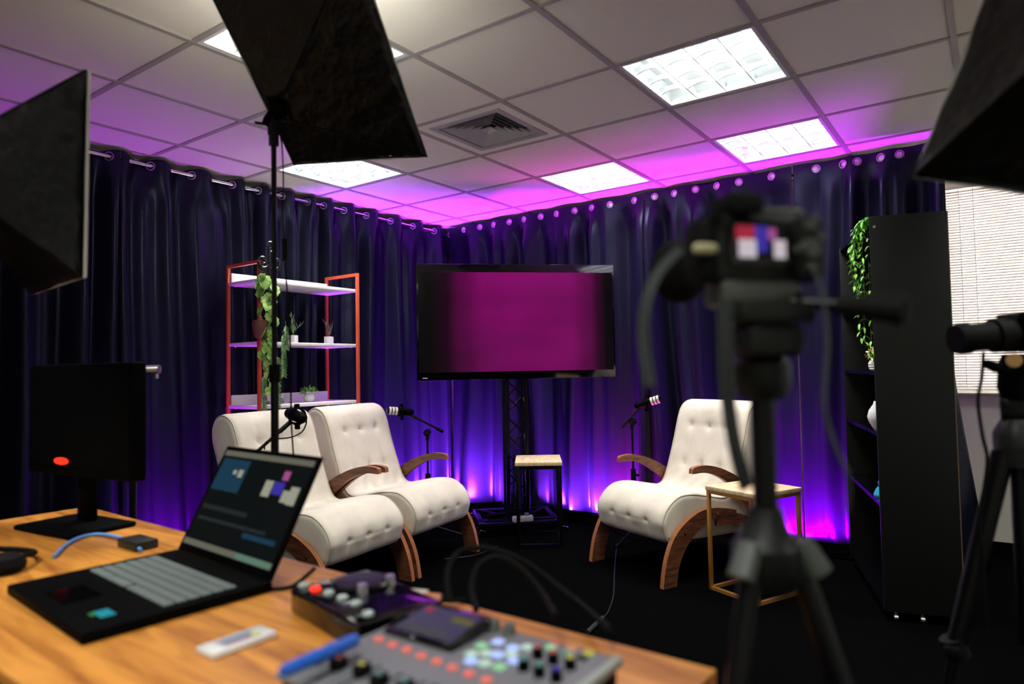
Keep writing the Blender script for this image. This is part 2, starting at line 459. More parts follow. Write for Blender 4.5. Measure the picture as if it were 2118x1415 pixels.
# ------------------------------------------------------------ curtains
def sn(x, y=0.0, z=0.0): return noise.noise(Vector((x, y, z)))
def interp(xs, ys, x):
    if x <= xs[0]: return ys[0] + (x - xs[0]) * (ys[1] - ys[0]) / (xs[1] - xs[0])
    if x >= xs[-1]: return ys[-1] + (x - xs[-1]) * (ys[-1] - ys[-2]) / (xs[-1] - xs[-2])
    for i in range(len(xs) - 1):
        if x <= xs[i + 1]: return ys[i] + (x - xs[i]) * (ys[i + 1] - ys[i]) / (xs[i + 1] - xs[i])
def shape(v, p=.75): return math.copysign(abs(v) ** p, v)
def curtain(label, fn, s0, s1, rings, ampt, wl, ztop, seed, base_off, endfn=None, ringside=1, ringlist=None, fold=.05, ring_z=2.485):
    """fn(s, off, z) -> world point. rings: s positions of all eyelets (phase integers)."""
    idx = list(range(len(rings)))
    def off(s, z):
        h = max(0.0, (ztop - z) / ztop)
        ph = interp(rings, idx, s)
        sw = s + .10 * h * sn(s * 1.3, z * .35, seed) + .05 * h * h * sn(s * 3, z * .9, seed + 4)
        top = ampt * math.sin(wl * PI * ph)
        q = interp(rings, idx, sw)
        g = sn(sw * 1.7, seed * 3.1, z * .25)
        fo = (.62 * shape(math.sin(wl * PI * q + .9 * g)) + .45 * math.sin(wl * PI * q * 1.63 + 2.2 * sn(sw * 2.1, z * .3, seed + 9) + seed)
              + .35 * sn(sw * 11, z * .5, seed + 2) + .8 * h * sn(sw * 2.3, z * .4, seed + 5))
        k = min(1.0, max(0.0, (h - .015) / .10)); k = k * k * (3 - 2 * k)
        return base_off + top * (1 - k) + k * fold * (1.15 + .6 * h) * fo
    n = max(8, int((s1 - s0) / .0085)); nz = 46
    zs = []
    for a in range(nz + 1):
        u = a / nz; zs.append(ztop * (1 - u ** 1.35) + .012)
    b = MB(); G = []
    for a, z in enumerate(zs):
        row = []
        for i in range(n + 1):
            s = s0 + (s1 - s0) * i / n
            se = s
            if endfn: se = s0 + (s - s0) * endfn(z)
            zz = z
            if a == 0: zz = ztop + .012 * math.sin(wl * PI * interp(rings, idx, s) + .6) * (ampt > .02) + .006 * sn(s * 3, seed)
            row.append(b._v(fn(se, off(se, min(z, ztop)), zz)))
        G.append(row)
    for a in range(nz):
        for i in range(n): b._f([G[a][i], G[a][i + 1], G[a + 1][i + 1], G[a + 1][i]])
    o = b.build('curtain', M_curt, ang=180, recalc=False)
    sm = o.modifiers.new('cloth_thickness', 'SOLIDIFY'); sm.thickness = .002
    tag(o, label, 'curtain', 'navy eyelet curtains')
    for s in (ringlist or []):
        if not (s0 < s < s1): continue
        zr = ring_z
        d = .004
        p = Vector(fn(s, off(s, zr), zr)); q = Vector(fn(s + d, off(s + d, zr), zr)); tdir = (q - p).normalized()
        nrm = tdir.cross(Vector((0, 0, 1))).normalized()
        if nrm.dot(CAM_H - p) < 0: nrm = -nrm
        R = Matrix((tdir, Vector((0, 0, 1)), nrm)).transposed().to_4x4()
        R.translation = p + nrm * .003
        g = MB()
        g.M = R
        g.tube([(.024 * math.cos(2 * PI * k / 28), .024 * math.sin(2 * PI * k / 28), .002) for k in range(28)], .0065, 8, closed=True, flat=(1, .55))
        if ringside == 2:
            g.lathe([(.0, -.001), (.018, -.001), (.018, .0015), (.012, .003), (0, .0035)], 24)
            ob = g.build('grommet', M_steel, o)
        else:
            ob = g.build('grommet', M_steel, o)
    return o
CAM_H = Vector((CAM.x, CAM.y, 2.45))
RL = [-0.244, -0.004, 0.257, 0.542, 0.738, 0.932, 1.157, 1.306, 1.506, 1.74, 2.014, 2.285, 2.566]
RL = [-0.244 - .24 * k for k in range(9, 0, -1)] + RL + [2.80]
fl = lambda s, o, z: (-2.20 + o, s, z)
LX = -2.20
curtain('dark navy curtain at the far left behind the computer monitor', fl, -2.45, -.20, RL, .040, 2, 2.515, 3.3, .0, ringlist=RL)
curtain('navy curtain behind the left end of the open shelf rack', fl, -.195, .64, RL, .040, 2, 2.515, 7.7, -.005, ringlist=RL, fold=.036)
curtain('navy curtain on the left wall between the shelf rack and the room corner', fl, .65, 2.82, RL, .040, 2, 2.515, 11.2, -.002, ringlist=RL, fold=.042)
RR = [-1.952, -1.766, -1.608, -1.44, -1.281, -1.113, -0.955, -0.784, -0.623, -0.463, -0.252, -0.085, 0.073, 0.232, 0.392, 0.546, 0.769, 1.049, 1.215, 1.292, 1.43, 1.528, 1.68]
fr = lambda s, o, z: (s, 2.73 - o, z)
curtain('violet-lit navy curtain behind the television', fr, -2.13, -.17, RR, .014, 1, 2.525, 5.1, .03, ringside=2, ringlist=RR)
curtain('navy curtain behind the single armchair', fr, -.16, .90, RR, .014, 1, 2.53, 21.4, .035, ringside=2, ringlist=RR)
curtain('dark navy curtain behind the black bookcase, ending beside the window', fr, .91, 1.76, RR, .014, 1, 2.53, 31.9, .035, ringside=2, ringlist=RR,
        endfn=lambda z: 1.0 + (.17 * max(0.0, (1.25 - z) / 1.25) ** 1.3))
def rod(label, a, c, r=.011):
    b = MB(); b.cyl(a, c, r, seg=16)
    d = (Vector(c) - Vector(a)).normalized()
    b.cyl(Vector(a) - d * .018, Vector(a) + d * .004, .015); b.cyl(Vector(c) - d * .004, Vector(c) + d * .018, .015)
    tag(b.build('curtain_rod', M_chrome), label, 'curtain rod', 'chrome curtain rods')
rod('chrome curtain rod above the shelf rack, threaded through the left curtains', (LX, -2.5, 2.485), (LX, .63, 2.485))
rod('chrome curtain rod on the left wall reaching the corner', (LX, .665, 2.485), (LX, 2.64, 2.485))
rod('chrome curtain rod behind the eyelets of the window-side curtains', (-1.98, 2.75, 2.485), (1.74, 2.75, 2.485))
bk = MB()
proto = None
for n_, (p, q, lab) in enumerate([((LX, -1.4, 2.485), (-2.34, -1.4, 2.485), 'rod bracket at the far left behind the square softbox'),
                               ((LX, .64, 2.485), (-2.34, .64, 2.485), 'rod bracket over the shelf rack where two rods meet'),
                               ((LX, 2.5, 2.485), (-2.34, 2.5, 2.485), 'rod bracket close to the room corner')]):
    b = MB(); b.cyl(p, q, .006, seg=10); b.box((-2.334, p[1], 2.485), (.012, .05, .05), .003)
    b.tube([(p[0] + .013 * math.cos(2 * PI * k / 16), p[1], p[2] + .013 * math.sin(2 * PI * k / 16)) for k in range(16)], .004, 6, closed=True)
    tag(b.build('rod_bracket', M_chrome), lab, 'bracket', 'curtain rod brackets')

# ------------------------------------------------------------ window blind
t = thing('window_blind', 'white horizontal slat blind covering the window at the right', 'blind', ((WX0 + WX1) / 2, Y1 - .035, 0))
bw = WX1 - WX0 - .02
b = MB(); b.box((0, 0, WZ1 - .02), (bw, .04, .035), .003); b.build('head_rail', M_blind, t)
b = MB(); z = WZ0 + .045
while z < WZ1 - .045:
    a = math.radians(58); c, s = math.cos(a), math.sin(a); hw = .0115
    pts = []
    for e in range(4):
        u = -1 + 2 * e / 3; bow = .0016 * (1 - u * u)
        pts.append((u * hw * c - bow * s, z + u * hw * s + bow * c))
    lo = [(y - .0, zz - .0007) for y, zz in pts]
    b.strip(pts, lo, -bw / 2, bw / 2, lambda y, zz, x: (x, y, zz))
    z += .0185
b.build('slats', M_blind, t, ang=180)
b = MB(); b.box((0, 0, WZ0 + .022), (bw, .022, .014), .003); b.build('bottom_rail', M_blind, t)
for cx in (-.70, -.62 + .0, .1, .8):
    b = MB(); b.cyl((cx, -.016, WZ0 + .02), (cx, -.016, WZ1 - .03), .0018, seg=6); b.build('cord', M_whited, t)

# ------------------------------------------------------------ television and truss stand
TL_, TR_ = Vector((-1.360, 1.432, 0)), Vector((-.316, 2.445, 0))
tvdir = (TR_ - TL_).normalized(); tvn = Vector((tvdir.y, -tvdir.x, 0))
tvrz = math.atan2(tvdir.y, tvdir.x)
tvc = (TL_ + TR_) / 2
TW, TH, TZ = (TR_ - TL_).length, .832, 1.133
t = thing('television', 'large flat television showing a glowing magenta picture, on a black truss stand', 'television', (tvc.x, tvc.y, TZ), tvrz)
b = MB(); b.box((0, .022, TH / 2), (TW, .028, TH), .003); b.build('bezel', M_blackg, t)
b = MB(); b.box((0, .06, TH / 2 - .05), (TW * .75, .05, TH * .6), .02); b.build('rear_housing', M_black, t)
b = MB(); b.box((0, .0075, TH / 2 - .002), (TW - .03, .002, TH - .115)); b.build('screen', M_tv, t)
b = MB(); b.box((-TW / 2 + .055, .0055, .017), (.034, .004, .005)); b.build('logo', M_white, t)
b = MB()
b.box((0, .10, TH * .42), (.42, .03, .05)); b.box((0, .10, TH * .62), (.42, .03, .05))
for s in (-1, 1): b.box((s * .2, .085, TH * .52), (.04, .02, .5))
b.build('wall_mount', M_blackm, t)
sc_ = Vector((-1.06, 2.19, 0))
sc_ = tvc - tvn * 0.20
t = thing('truss_stand', 'black square truss stand on a wheeled base carrying the television', 'stand', (sc_.x, sc_.y, 0), tvrz)
hx = .072
for sx in (-1, 1):
    for sy in (-1, 1):
        b = MB(); b.cyl((sx * hx, sy * hx, .10), (sx * hx, sy * hx, 1.93), .0165, seg=14); b.build('upright', M_blackm, t)
b = MB()
z = .16; k = 0
while z < 1.85:
    for f in range(4):
        c = [(-hx, -hx), (hx, -hx), (hx, hx), (-hx, hx)]
        a, d = c[f], c[(f + 1) % 4]
        if (k + f) % 2: a, d = d, a
        b.cyl((*a, z), (*d, z + .14), .006, seg=8)
    z += .14; k += 1
b.build('lattice', M_blackm, t)
for zz in (.10, 1.90):
    b = MB(); b.box((0, 0, zz), (.2, .2, .012), .002); b.build('plate', M_blackm, t)
b = MB()
y0, y1, bx = -.13, .36, .30
for yy in (y0, y1): b.box((0, yy, .085), (2 * bx, .045, .028), .003)
for xx in (-bx + .02, bx - .02): b.box((xx, (y0 + y1) / 2, .085), (.045, y1 - y0 - .045, .028), .003)
b.box((0, (y0 + y1) / 2 - .14, .088), (2 * bx - .05, .045, .022), .003)
for s in (-1, 1):
    b.tube([(s * .04, 0, .10), (s * (bx - .03), y1 - .03, .10)], .012, 8)
b.box((0, .0, .094), (.22, .22, .010))
b.build('base_frame', M_blackm, t)
for xx in (-bx, bx):
    for yy in (y0, y1):
        b = MB()
        b.cyl((xx, yy, .050), (xx, yy, .072), .016); b.box((xx, yy + .008, .042), (.034, .03, .028), .004)
        b.tube([(xx + .02, yy - .005, .05), (xx + .05, yy - .03, .046)], .005, 6)
        cst = b.build('caster', M_chrome, t)
        b = MB(); b.cyl((xx - .011, yy + .008, .0245), (xx + .011, yy + .008, .0245), .0245, seg=20); b.build('wheel', M_rub, cst)

# power strip, adapters on the stand base
def place_local(root_loc, rz, p):
    c, s = math.cos(rz), math.sin(rz)
    return Vector((root_loc[0] + p[0] * c - p[1] * s, root_loc[1] + p[0] * s + p[1] * c, p[2]))
q = place_local(sc_, tvrz, (.02, -.13, .099))
t = thing('power_adapter', 'pale grey power adapter with plugs on the stand base', 'adapter', q, tvrz + .1)
b = MB(); b.box((0, .0, .02), (.15, .04, .04), .005); b.build('body', mat('pale_adapter', (.45, .42, .45), .5), t)
b = MB(); b.box((-.03, -.001, .048), (.025, .03, .016), .003); b.box((.03, -.001, .050), (.03, .03, .02), .003); b.build('plug', M_steel, t)
q = place_local(sc_, tvrz, (-.10, .06, .099))
b = MB(); b.box((0, 0, .014), (.24, .05, .028), .005); o = b.build('power_strip', M_black)
o.location = q; o.rotation_euler = (0, 0, tvrz + .2); tag(o, 'black power strip at the foot of the truss', 'power strip')

# ------------------------------------------------------------ floor LED bars (the violet lights)
VIO, MAG, PINK = (0.38, 0.04, 1.0), (0.52, 0.0, 1.0), (0.85, 0.02, 0.75)
def led_bar(label, c, rz, L, watts, col, emc, tilt=-.42):
    t = thing('led_light_bar', label, 'stage light', (c[0], c[1], 0), rz, 'floor light bars behind the set')
    b = MB(); b.box((0, 0, .036), (L, .05, .034), .002); b.box((0, -.0225, .075), (L, .005, .044)); b.box((0, .0225, .0555), (L, .005, .006)); b.box((-L / 2 + .04, 0, .010), (.02, .09, .02)); b.box((L / 2 - .04, 0, .010), (.02, .09, .02)); b.build('housing', M_black, t)
    b = MB(); b.box((0, 0, .0545), (L - .03, .036, .003)); b.build('lens', emc, t)
    area_light('led_glow', (0, 0, .060), (PI + tilt, 0, 0), L - .04, .03, watts, col, t, math.radians(125))
    return t
E_v = emis('violet_led_lens', (.40, .06, 1.0), 2.0); E_m = emis('magenta_led_lens', (.8, .05, 1.0), 2.0)
led_bar('black light bar in the room corner behind the television, lit violet', (-1.66, 2.36), PI * .25, .55, 190, VIO, E_v, -.75)
led_bar('light bar tucked behind the left armchair pair near the corner, glowing violet', (-2.03, 1.78), PI / 2, .5, 190, VIO, E_v, -.75)
led_bar('light bar on the floor between the truss stand and the pink bar', (-.74, 2.555), 0, .40, 150, VIO, E_v, -.75)
led_bar('light bar on the floor right of the truss stand, glowing pink', (-.33, 2.50), 0.05, .35, 85, PINK, E_m, -.6)
led_bar('light bar on the floor behind the gold-legged table, glowing magenta', (.86, 2.50), .12, .75, 105, MAG, E_m, -.6)
led_bar('light bar behind the left armchairs beside the shelf rack', (-1.93, .02), PI / 2, .5, 26, MAG, E_m, -.6)

# ------------------------------------------------------------ armchairs
PROF = [(0.0, .24), (-.02, .29), (-.03, .34), (-.005, .40), (.05, .452), (.12, .482), (.22, .480), (.32, .462), (.41, .443), (.47, .437), (.515, .456), (.553, .52),
        (.60, .645), (.64, .765), (.672, .87), (.705, .935), (.755, .972), (.81, .978), (.86, .947), (.885, .885), (.878, .81), (.85, .73), (.82, .63), (.80, .52), (.788, .40),
        (.765, .31), (.71, .24), (.60, .212), (.4, .212), (.2, .218), (.05, .218)]
def catmull(P, n, closed=True):
    out = []; N = len(P)
    for i in range(N if closed else N - 1):
        if closed: p0, p1, p2, p3 = P[i - 1], P[i], P[(i + 1) % N], P[(i + 2) % N]
        else: p0, p1, p2, p3 = P[max(i - 1, 0)], P[i], P[i + 1], P[min(i + 2, N - 1)]
        for k in range(n):
            t = k / n; t2, t3 = t * t, t * t * t
            out.append(tuple(.5 * (2 * b_ + (-a_ + c_) * t + (2 * a_ - 5 * b_ + 4 * c_ - d_) * t2 + (-a_ + 3 * b_ - 3 * c_ + d_) * t3) for a_, b_, c_, d_ in zip(p0, p1, p2, p3)))
    if not closed: out.append(tuple(P[-1]))
    return out
def make_chair(label):
    t = thing('armchair', label, 'armchair', group='cream buttoned armchairs')
    P = catmull(PROF, 6)
    N = len(P)
    nor = []
    for i in range(N):
        a, c = P[i - 1], P[(i + 1) % N]; dx, dz = c[0] - a[0], c[1] - a[1]; L = math.hypot(dx, dz) or 1
        nor.append((-dz / L, dx / L))
    area = sum(P[i][0] * P[(i + 1) % N][1] - P[(i + 1) % N][0] * P[i][1] for i in range(N))
    if area < 0: nor = [(-a, -c) for a, c in nor]      # inward normals
    # profile goes clockwise or not: ensure inward
    cxm = (.45, .33)
    i0 = 6 * 8
    if (cxm[0] - P[i0][0]) * nor[i0][0] + (cxm[1] - P[i0][1]) * nor[i0][1] < 0: nor = [(-a, -c) for a, c in nor]
    HW = .298; ER = .034
    ys = []
    for k in range(7):
        a = k / 6 * PI / 2; ys.append((-HW + ER * (1 - math.cos(a)) , ER * (1 - math.sin(a))))
    m = 44
    inner = [(-HW + ER + (2 * HW - 2 * ER) * k / m, 0.0) for k in range(1, m)]
    sta = ys + inner + [(-y, o) for y, o in reversed(ys)]
    # tuft buttons: (arc position by (s,z), y list)
    rows = [((-.03, .335), (-.15, 0, .15)), ((.655, .82), (-.15, 0, .15)), ((.575, .585), (-.15, 0, .15)), ((.49, .442), (-.15, 0, .15))]
    # cumulative arc
    arc = [0.0]
    for i in range(1, N): arc.append(arc[-1] + math.hypot(P[i][0] - P[i - 1][0], P[i][1] - P[i - 1][1]))
    tot = arc[-1] + math.hypot(P[0][0] - P[-1][0], P[0][1] - P[-1][1])
    tr = []
    for (s, z), yy in rows:
        k = min(range(N), key=lambda i: (P[i][0] - s) ** 2 + (P[i][1] - z) ** 2); tr.append((arc[k], yy))
    def dimple(a, y):
        d = 0.0
        for n_, (ar, yy) in enumerate(tr):
            da = abs(a - ar); da = min(da, tot - da)
            if n_ == 3:
                for yb in yy: d += .006 * math.exp(-(da / .012) ** 2 - ((y - yb) / .05) ** 2)
                continue
            for yb in yy:
                r2 = (da / .013) ** 2 + ((y - yb) / .013) ** 2
                d += .013 * math.exp(-r2) + .009 * math.exp(-r2 / 10)
            # crease between the buttons of a row
            d += .0035 * math.exp(-(da / .010) ** 2) * max(0, 1 - abs(y) / .24)
        # vertical creases between the two back rows and above
        lo, hi = min(tr[1][0], tr[2][0]), max(tr[1][0], tr[2][0])
        for yb in tr[1][1]:
            g = math.exp(-((y - yb) / .009) ** 2)
            if lo - .12 < a < hi + .10: d += .0034 * g * (.6 + .4 * math.cos(a * 20))
        a0 = tr[0][0]
        for yb in tr[0][1]:
            if abs(a - a0) < .13: d += .003 * math.exp(-((y - yb) / .009) ** 2)
        # wrinkles near the seat corner
        ac = tr[3][0]; dd = a - ac
        if abs(dd) < .22: d += .004 * math.exp(-(dd / .10) ** 2) * sn(y * 14 + dd * 20, dd * 9, 2.2) + .003 * math.exp(-(dd / .1) ** 2) * math.sin(y * 60 + dd * 45)
        return d
    b = MB(); G = []
    for y, o in sta:
        e = min(1.0, (HW - abs(y)) / .10)
        row = []
        for i in range(N):
            dd = o - .010 * (e * (2 - e)) * 0 + (dimple(arc[i], y) * min(1, max(0, (HW - abs(y) - .02) / .05)))
            dd += .002 * sn(P[i][0] * 7, y * 7, P[i][1] * 7)
            row.append(b._v((P[i][0] + nor[i][0] * dd, y, P[i][1] + nor[i][1] * dd)))
        G.append(row)
    for a in range(len(G) - 1):
        for i in range(N): b._f([G[a][i], G[a][(i + 1) % N], G[a + 1][(i + 1) % N], G[a + 1][i]])
    for row in (G[0], G[-1]):
        f = b._f(row)
        if f: bmesh.ops.triangulate(b.bm, faces=[f])
    cush = b.build('cushion', M_cream, t, ang=50)
    for s in (-1, 1):
        b = MB(); y = s * (HW - .008)
        b.tube([(P[i][0] + nor[i][0] * .009, y, P[i][1] + nor[i][1] * .009) for i in range(0, N, 2)], .0032, 6, closed=True); b.build('piping', M_seam, cush)
    # bent wood legs and arms
    kx = lambda Q, f=.92: [(x * f, z) for x, z in Q]
    LO = kx([(-.072, 0), (-.060, .07), (-.040, .143), (-.012, .205), (.025, .262), (.08, .31), (.145, .347), (.215, .375), (.287, .390), (.36, .392), (.432, .383), (.50, .372), (.56, .358)])
    LI = kx([(.036, 0), (.044, .055), (.062, .112), (.095, .168), (.135, .214), (.18, .252), (.23, .283), (.28, .306), (.335, .322), (.39, .330), (.45, .328), (.51, .322), (.565, .316)])
    AO = [(.175, .618), (.187, .631), (.25, .638), (.32, .631), (.40, .610), (.47, .582), (.54, .548), (.61, .505), (.67, .46), (.72, .41), (.755, .35)]
    AI = [(.173, .597), (.195, .596), (.25, .597), (.32, .585), (.385, .560), (.445, .527), (.50, .488), (.56, .44), (.61, .39), (.65, .34), (.68, .29)]
    RO = kx([(.42, .335), (.52, .345), (.62, .335), (.72, .30), (.80, .245), (.87, .17), (.92, .09), (.95, 0)], .87)
    RI = kx([(.42, .28), (.52, .285), (.60, .272), (.68, .235), (.745, .185), (.79, .125), (.825, .06), (.84, 0)], .87)
    for s in (-1, 1):
        ya, yb = (s * .303, s * .333)
        for nm, (O, I) in (('leg', (LO, LI)), ('arm', (AO, AI)), ('leg', (RO, RI))):
            b = MB()
            O2, I2 = catmull(O, 3, False), catmull(I, 3, False)
            b.strip(O2, I2, min(ya, yb), max(ya, yb), lambda a, z, y: (a, y, z), edge_m=1)
            w_ = b.build(nm, [M_walnut, M_walnute], t, ang=40)
        for (sx, sz) in ((.10, .275), (.36, .355)):
            b = MB(); b.cyl((sx, s * .332, sz), (sx, s * .3355, sz), .007, seg=12); b.build('bolt', M_chrome, t)
    b = MB(); b.cyl((.12, -.302, .27), (.12, .302, .27), .012, seg=10); b.cyl((.64, -.302, .235), (.64, .302, .235), .012, seg=10); b.build('cross_rail', M_blackm, t)
    return t
# local x = towards the back, local y = across. right chair: x dir (.331,.944)
cR = make_chair('cream buttoned armchair standing alone on the right, next to the gold-legged table')
a = math.atan2(.914, .407)
nf = Vector((.47, 1.46, 0)); wdir = Vector((-.914, .407, 0)); ddir = Vector((.407, .914, 0))
cR.location = nf + wdir * .318 + ddir * .012; cR.rotation_euler = (0, 0, a)
ddL = Vector((-.994, -.107, 0)); wL = Vector((-.107, .994, 0))
aL = math.atan2(ddL.y, ddL.x)
copy_tree(cR, 'cream buttoned armchair of the left pair, the one nearer the television', Vector((-.804, .85, 0)) + wL * .318 + ddL * .065, aL)
copy_tree(cR, 'cream buttoned armchair of the left pair, half hidden behind the open laptop', Vector((-.804, .85, 0)) + wL * (.318 - .70) + ddL * .065, aL)

# ------------------------------------------------------------ side tables
def side_table(label, o, ux, uy, L, W, H, metal, th=.022, tube=.009):
    """o = front-left corner, ux along L, uy along W"""
    ang_ = math.atan2(ux[1], ux[0])
    t = thing('side_table', label, 'side table', (o[0], o[1], 0), ang_, 'pair of small side tables')
    b = MB(); b.box((L / 2, W / 2, H - th / 2), (L, W, th), .002); b.build('table_top', M_ash, t)
    for x in (tube + .004, L - tube - .004):
        for y in (tube + .004, W - tube - .004):
            b = MB(); b.box((x, y, (H - th) / 2), (2 * tube, 2 * tube, H - th), .001); b.build('leg', metal, t)
    b = MB()
    for zz in (tube, H - th - tube):
        b = MB()
        for y in (tube + .004, W - tube - .004): b.box((L / 2, y, zz), (L - 4 * tube - .008, 2 * tube, 2 * tube - .001))
        for x in (tube + .004, L - tube - .004): b.box((x, W / 2, zz), (2 * tube, W - 4 * tube - .008, 2 * tube - .001))
        b.build('top_frame' if zz > .2 else 'base_frame', metal, t)
    return t
side_table('small wooden side table on thin gold legs beside the single armchair', (.655, 1.545), (.917, -.40), None, .335, .36, .553, M_gold)
side_table('small wooden side table on a black frame in front of the truss stand', (-.70, 1.675), (.83, .557), None, .318, .40, .573, M_blackm, th=.024, tube=.0125)

# ------------------------------------------------------------ open shelf rack
SX0, SX1, SY0, SY1 = -2.13, -1.79, .465, 1.272
t = thing('shelf_rack', 'open shelf rack with orange metal frame and white shelves behind the left armchairs', 'shelf', (SX0, SY0, 0))
SWd, SL = SX1 - SX0, SY1 - SY0
for x in (0, SWd):
    for y in (0, SL):
        b = MB(); b.box((x, y, .96), (.02, .02, 1.92), .001); b.build('post', M_oran, t)
for y in (0, SL):
    b = MB(); b.box((SWd / 2, y, 1.91), (SWd - .02, .02, .02)); b.build('top_rail', M_oran, t)
    b = MB(); b.box((SWd / 2, y, .10), (SWd - .02, .02, .02)); b.build('bottom_rail', M_oran, t)
for z in (1.793, 1.395, .990, .50):
    b = MB(); b.box((SWd / 2, SL / 2, z), (SWd - .024, SL + .012 , .022), .0015); sh = b.build('shelf_board', M_white, t)
    b = MB()
    for x in (.03, SWd - .03):
        for y in (.03, SL - .03): b.cyl((x, y, z - .017), (x, y, z - .011), .006, seg=10)
    b.build('screw', M_chrome, sh)
for z in (1.793, .990):
    b = MB(); b.box((.014, SL / 2, z + .011 + .032), (.012, SL - .024, .064), .001); b.build('back_panel', M_white, t)

# ---- plants
def leaf(b, p, d, n, L, W, bend=.25, seg=4, notch=False):
    """leaf from p along d, surface normal n"""
    d = d.normalized(); n = (n - d * n.dot(d)); n = n.normalized() if n.length > 1e-5 else Vector((0, 0, 1)); s = d.cross(n)
    prev = None
    for k in range(seg + 1):
        u = k / seg
        wv = W * math.sin(PI * min(1, (u * .92 + .08)) ** .8) * .5 if not notch else W * .5 * (math.sin(PI * (u * .88 + .12)) ** .6)
        if notch and k % 2 == 1 and k < seg: wv *= .78
        if k == seg: wv = 0.0004
        c = p + d * (L * u) - n * (bend * L * u * u)
        row = [b._v(c - s * wv - n * wv * -.25), b._v(c), b._v(c + s * wv + n * wv * .25)]
        if prev:
            b._f([prev[0], prev[1], row[1], row[0]]); b._f([prev[1], prev[2], row[2], row[1]])
        prev = row
R_ = random.Random(11)
def rv(a=1.0): return Vector((R_.uniform(-a, a), R_.uniform(-a, a), R_.uniform(-a, a)))
TOC = Vector((.62, -.78, 0))     # roughly from the set to the viewer

t = thing('hanging_vine', 'artificial split-leaf vine trailing down the front post of the shelf rack', 'plant', (-1.745, .49, 1.805))
st = [Vector((0, 0, .02)), Vector((.01, .01, -.08)), Vector((.0, .0, -.2)), Vector((.012, .015, -.33)), Vector((.005, .0, -.45)), Vector((.01, .02, -.58)), Vector((.0, .01, -.70))]
b = MB(); b.tube(catmull([tuple(x) for x in st], 4, False), .005, 6)
sp = [Vector(x) for x in catmull([tuple(x) for x in st], 6, False)]
b.build('stem', M_stem, t)
b = MB()
for k in range(72):
    u = k / 72; c = sp[int(u * (len(sp) - 1))]
    ang_ = R_.uniform(-1.4, 1.4) + (PI if R_.random() < .12 else 0)
    out = Vector((TOC.x * math.cos(ang_) - TOC.y * math.sin(ang_), TOC.x * math.sin(ang_) + TOC.y * math.cos(ang_), 0))
    r = R_.uniform(.01, .055) * (1.1 - .5 * u)
    d = (out * .55 + Vector((0, 0, -1.0)) + rv(.25)).normalized()
    L = R_.uniform(.055, .095) * (1.05 - .35 * u)
    leaf(b, c + out * r, d, out + rv(.5) + Vector((0, 0, .4)), L, L * .85, .2, 6, notch=True)
b.build('leaves', M_mon, t, ang=80, recalc=False)
b = MB()
for (ox, oy, z0, z1) in ((.02, .10, -.36, -.62), (.03, .05, -.50, -.82), (-.01, -.02, -.62, -.86), (.02, .12, -.30, -.45)):
    z = z0
    b.tube([(ox, oy, z0 + .03), (ox + .01, oy, z1)], .0015, 5)
    while z > z1:
        for s in (-1, 1): leaf(b, Vector((ox + .005, oy, z)), Vector((.3, s * .75, -.8)) + rv(.15), TOC, .034, .011, .1, 3)
        z -= .014
b.build('trailing_sprigs', M_dleaf, t, ang=80, recalc=False)
b = MB(); b.lathe([(0, -.38), (.03, -.38), (.042, -.34), (.048, -.29), (.044, -.27), (.0, -.275)], 18, Matrix.Translation((-.0, -.05, 0))); b.build('basket', M_basket, t)

t = thing('iron_scroll_ornament', 'black wrought-iron scroll ornament on the top shelf above the vine', 'ornament', (-1.765, .52, 1.804))
t.scale = (1.45, 1.45, 1.45)
b = MB()
def spiral(cx, cz, r0, turns, s, a0, r1=.004):
    return [(0, cx + s * (r0 + (r1 - r0) * k / 30) * math.cos(a0 + turns * 2 * PI * k / 30), cz + (r0 + (r1 - r0) * k / 30) * math.sin(a0 + turns * 2 * PI * k / 30)) for k in range(31)]
b.tube([(0, 0, .0), (.0, 0, .14)], .007, 8)
b.tube([(0, 0, -.002), (0, 0, .004)], .03, 16)
b.build('stem', M_iron, t)
for s in (-1, 1):
    b = MB(); b.tube(spiral(s * .030, .075, .030, 1.4, s, -2.6), .0045, 6)
    b.tube([(0, s * .002, .0), (0, s * .03, .03), (0, s * .052, .05), (0, s * .055, .08)], .004, 6); b.build('scroll', M_iron, t)
b = MB(); b.tube(spiral(.004, .145, .026, 1.3, 1, 4.7), .005, 6); b.build('finial', M_iron, t)
b = MB(); b.tube(spiral(.03, .022, .018, 1.2, 1, 2.0), .0035, 6); b.tube(spiral(-.03, .022, .018, 1.2, -1, 2.0), .0035, 6); b.build('foot_scroll', M_iron, t)

def sprig_pot(label, loc, tilt, m, seed):
    t = thing('potted_plant', label, 'potted plant', loc, .35, 'two small plants in white square pots')
    b = MB(); b.box((0, 0, .0275), (.05, .05, .055), .003); b.build('pot', M_ceram, t)
    b = MB(); rr = random.Random(seed)
    for (lx, ly, H) in tilt:
        pts = [(lx * u * u, ly * u * u, .05 + H * u) for u in (0, .25, .5, .75, 1)]
        b.tube(pts, .0018, 5)
        for k in range(13):
            u = .2 + .8 * k / 12; c = Vector((lx * u * u, ly * u * u, .05 + H * u))
            a_ = rr.uniform(0, 2 * PI)
            leaf(b, c, Vector((math.cos(a_) * .7, math.sin(a_) * .7, .8)), Vector((math.cos(a_), math.sin(a_), -.5)), .042, .011, .15, 3)
    b.build('foliage', m, t, ang=80, recalc=False)
ZM = 1.4062
sprig_pot('small leafy plant in a white square pot on the middle shelf beside the vine', (-1.93, .82, ZM), [(0, -.02, .13), (.01, .075, .075), (-.01, .01, .10)], M_dleaf, 3)
sprig_pot('small spiky plant in a white square pot at the right end of the middle shelf', (-1.93, 1.125, ZM), [(0, -.05, .10), (.01, .075, .11), (.01, .0, .06)], mat('brown_leaf', (.13, .10, .07), .5), 5)
ZB = 1.0012
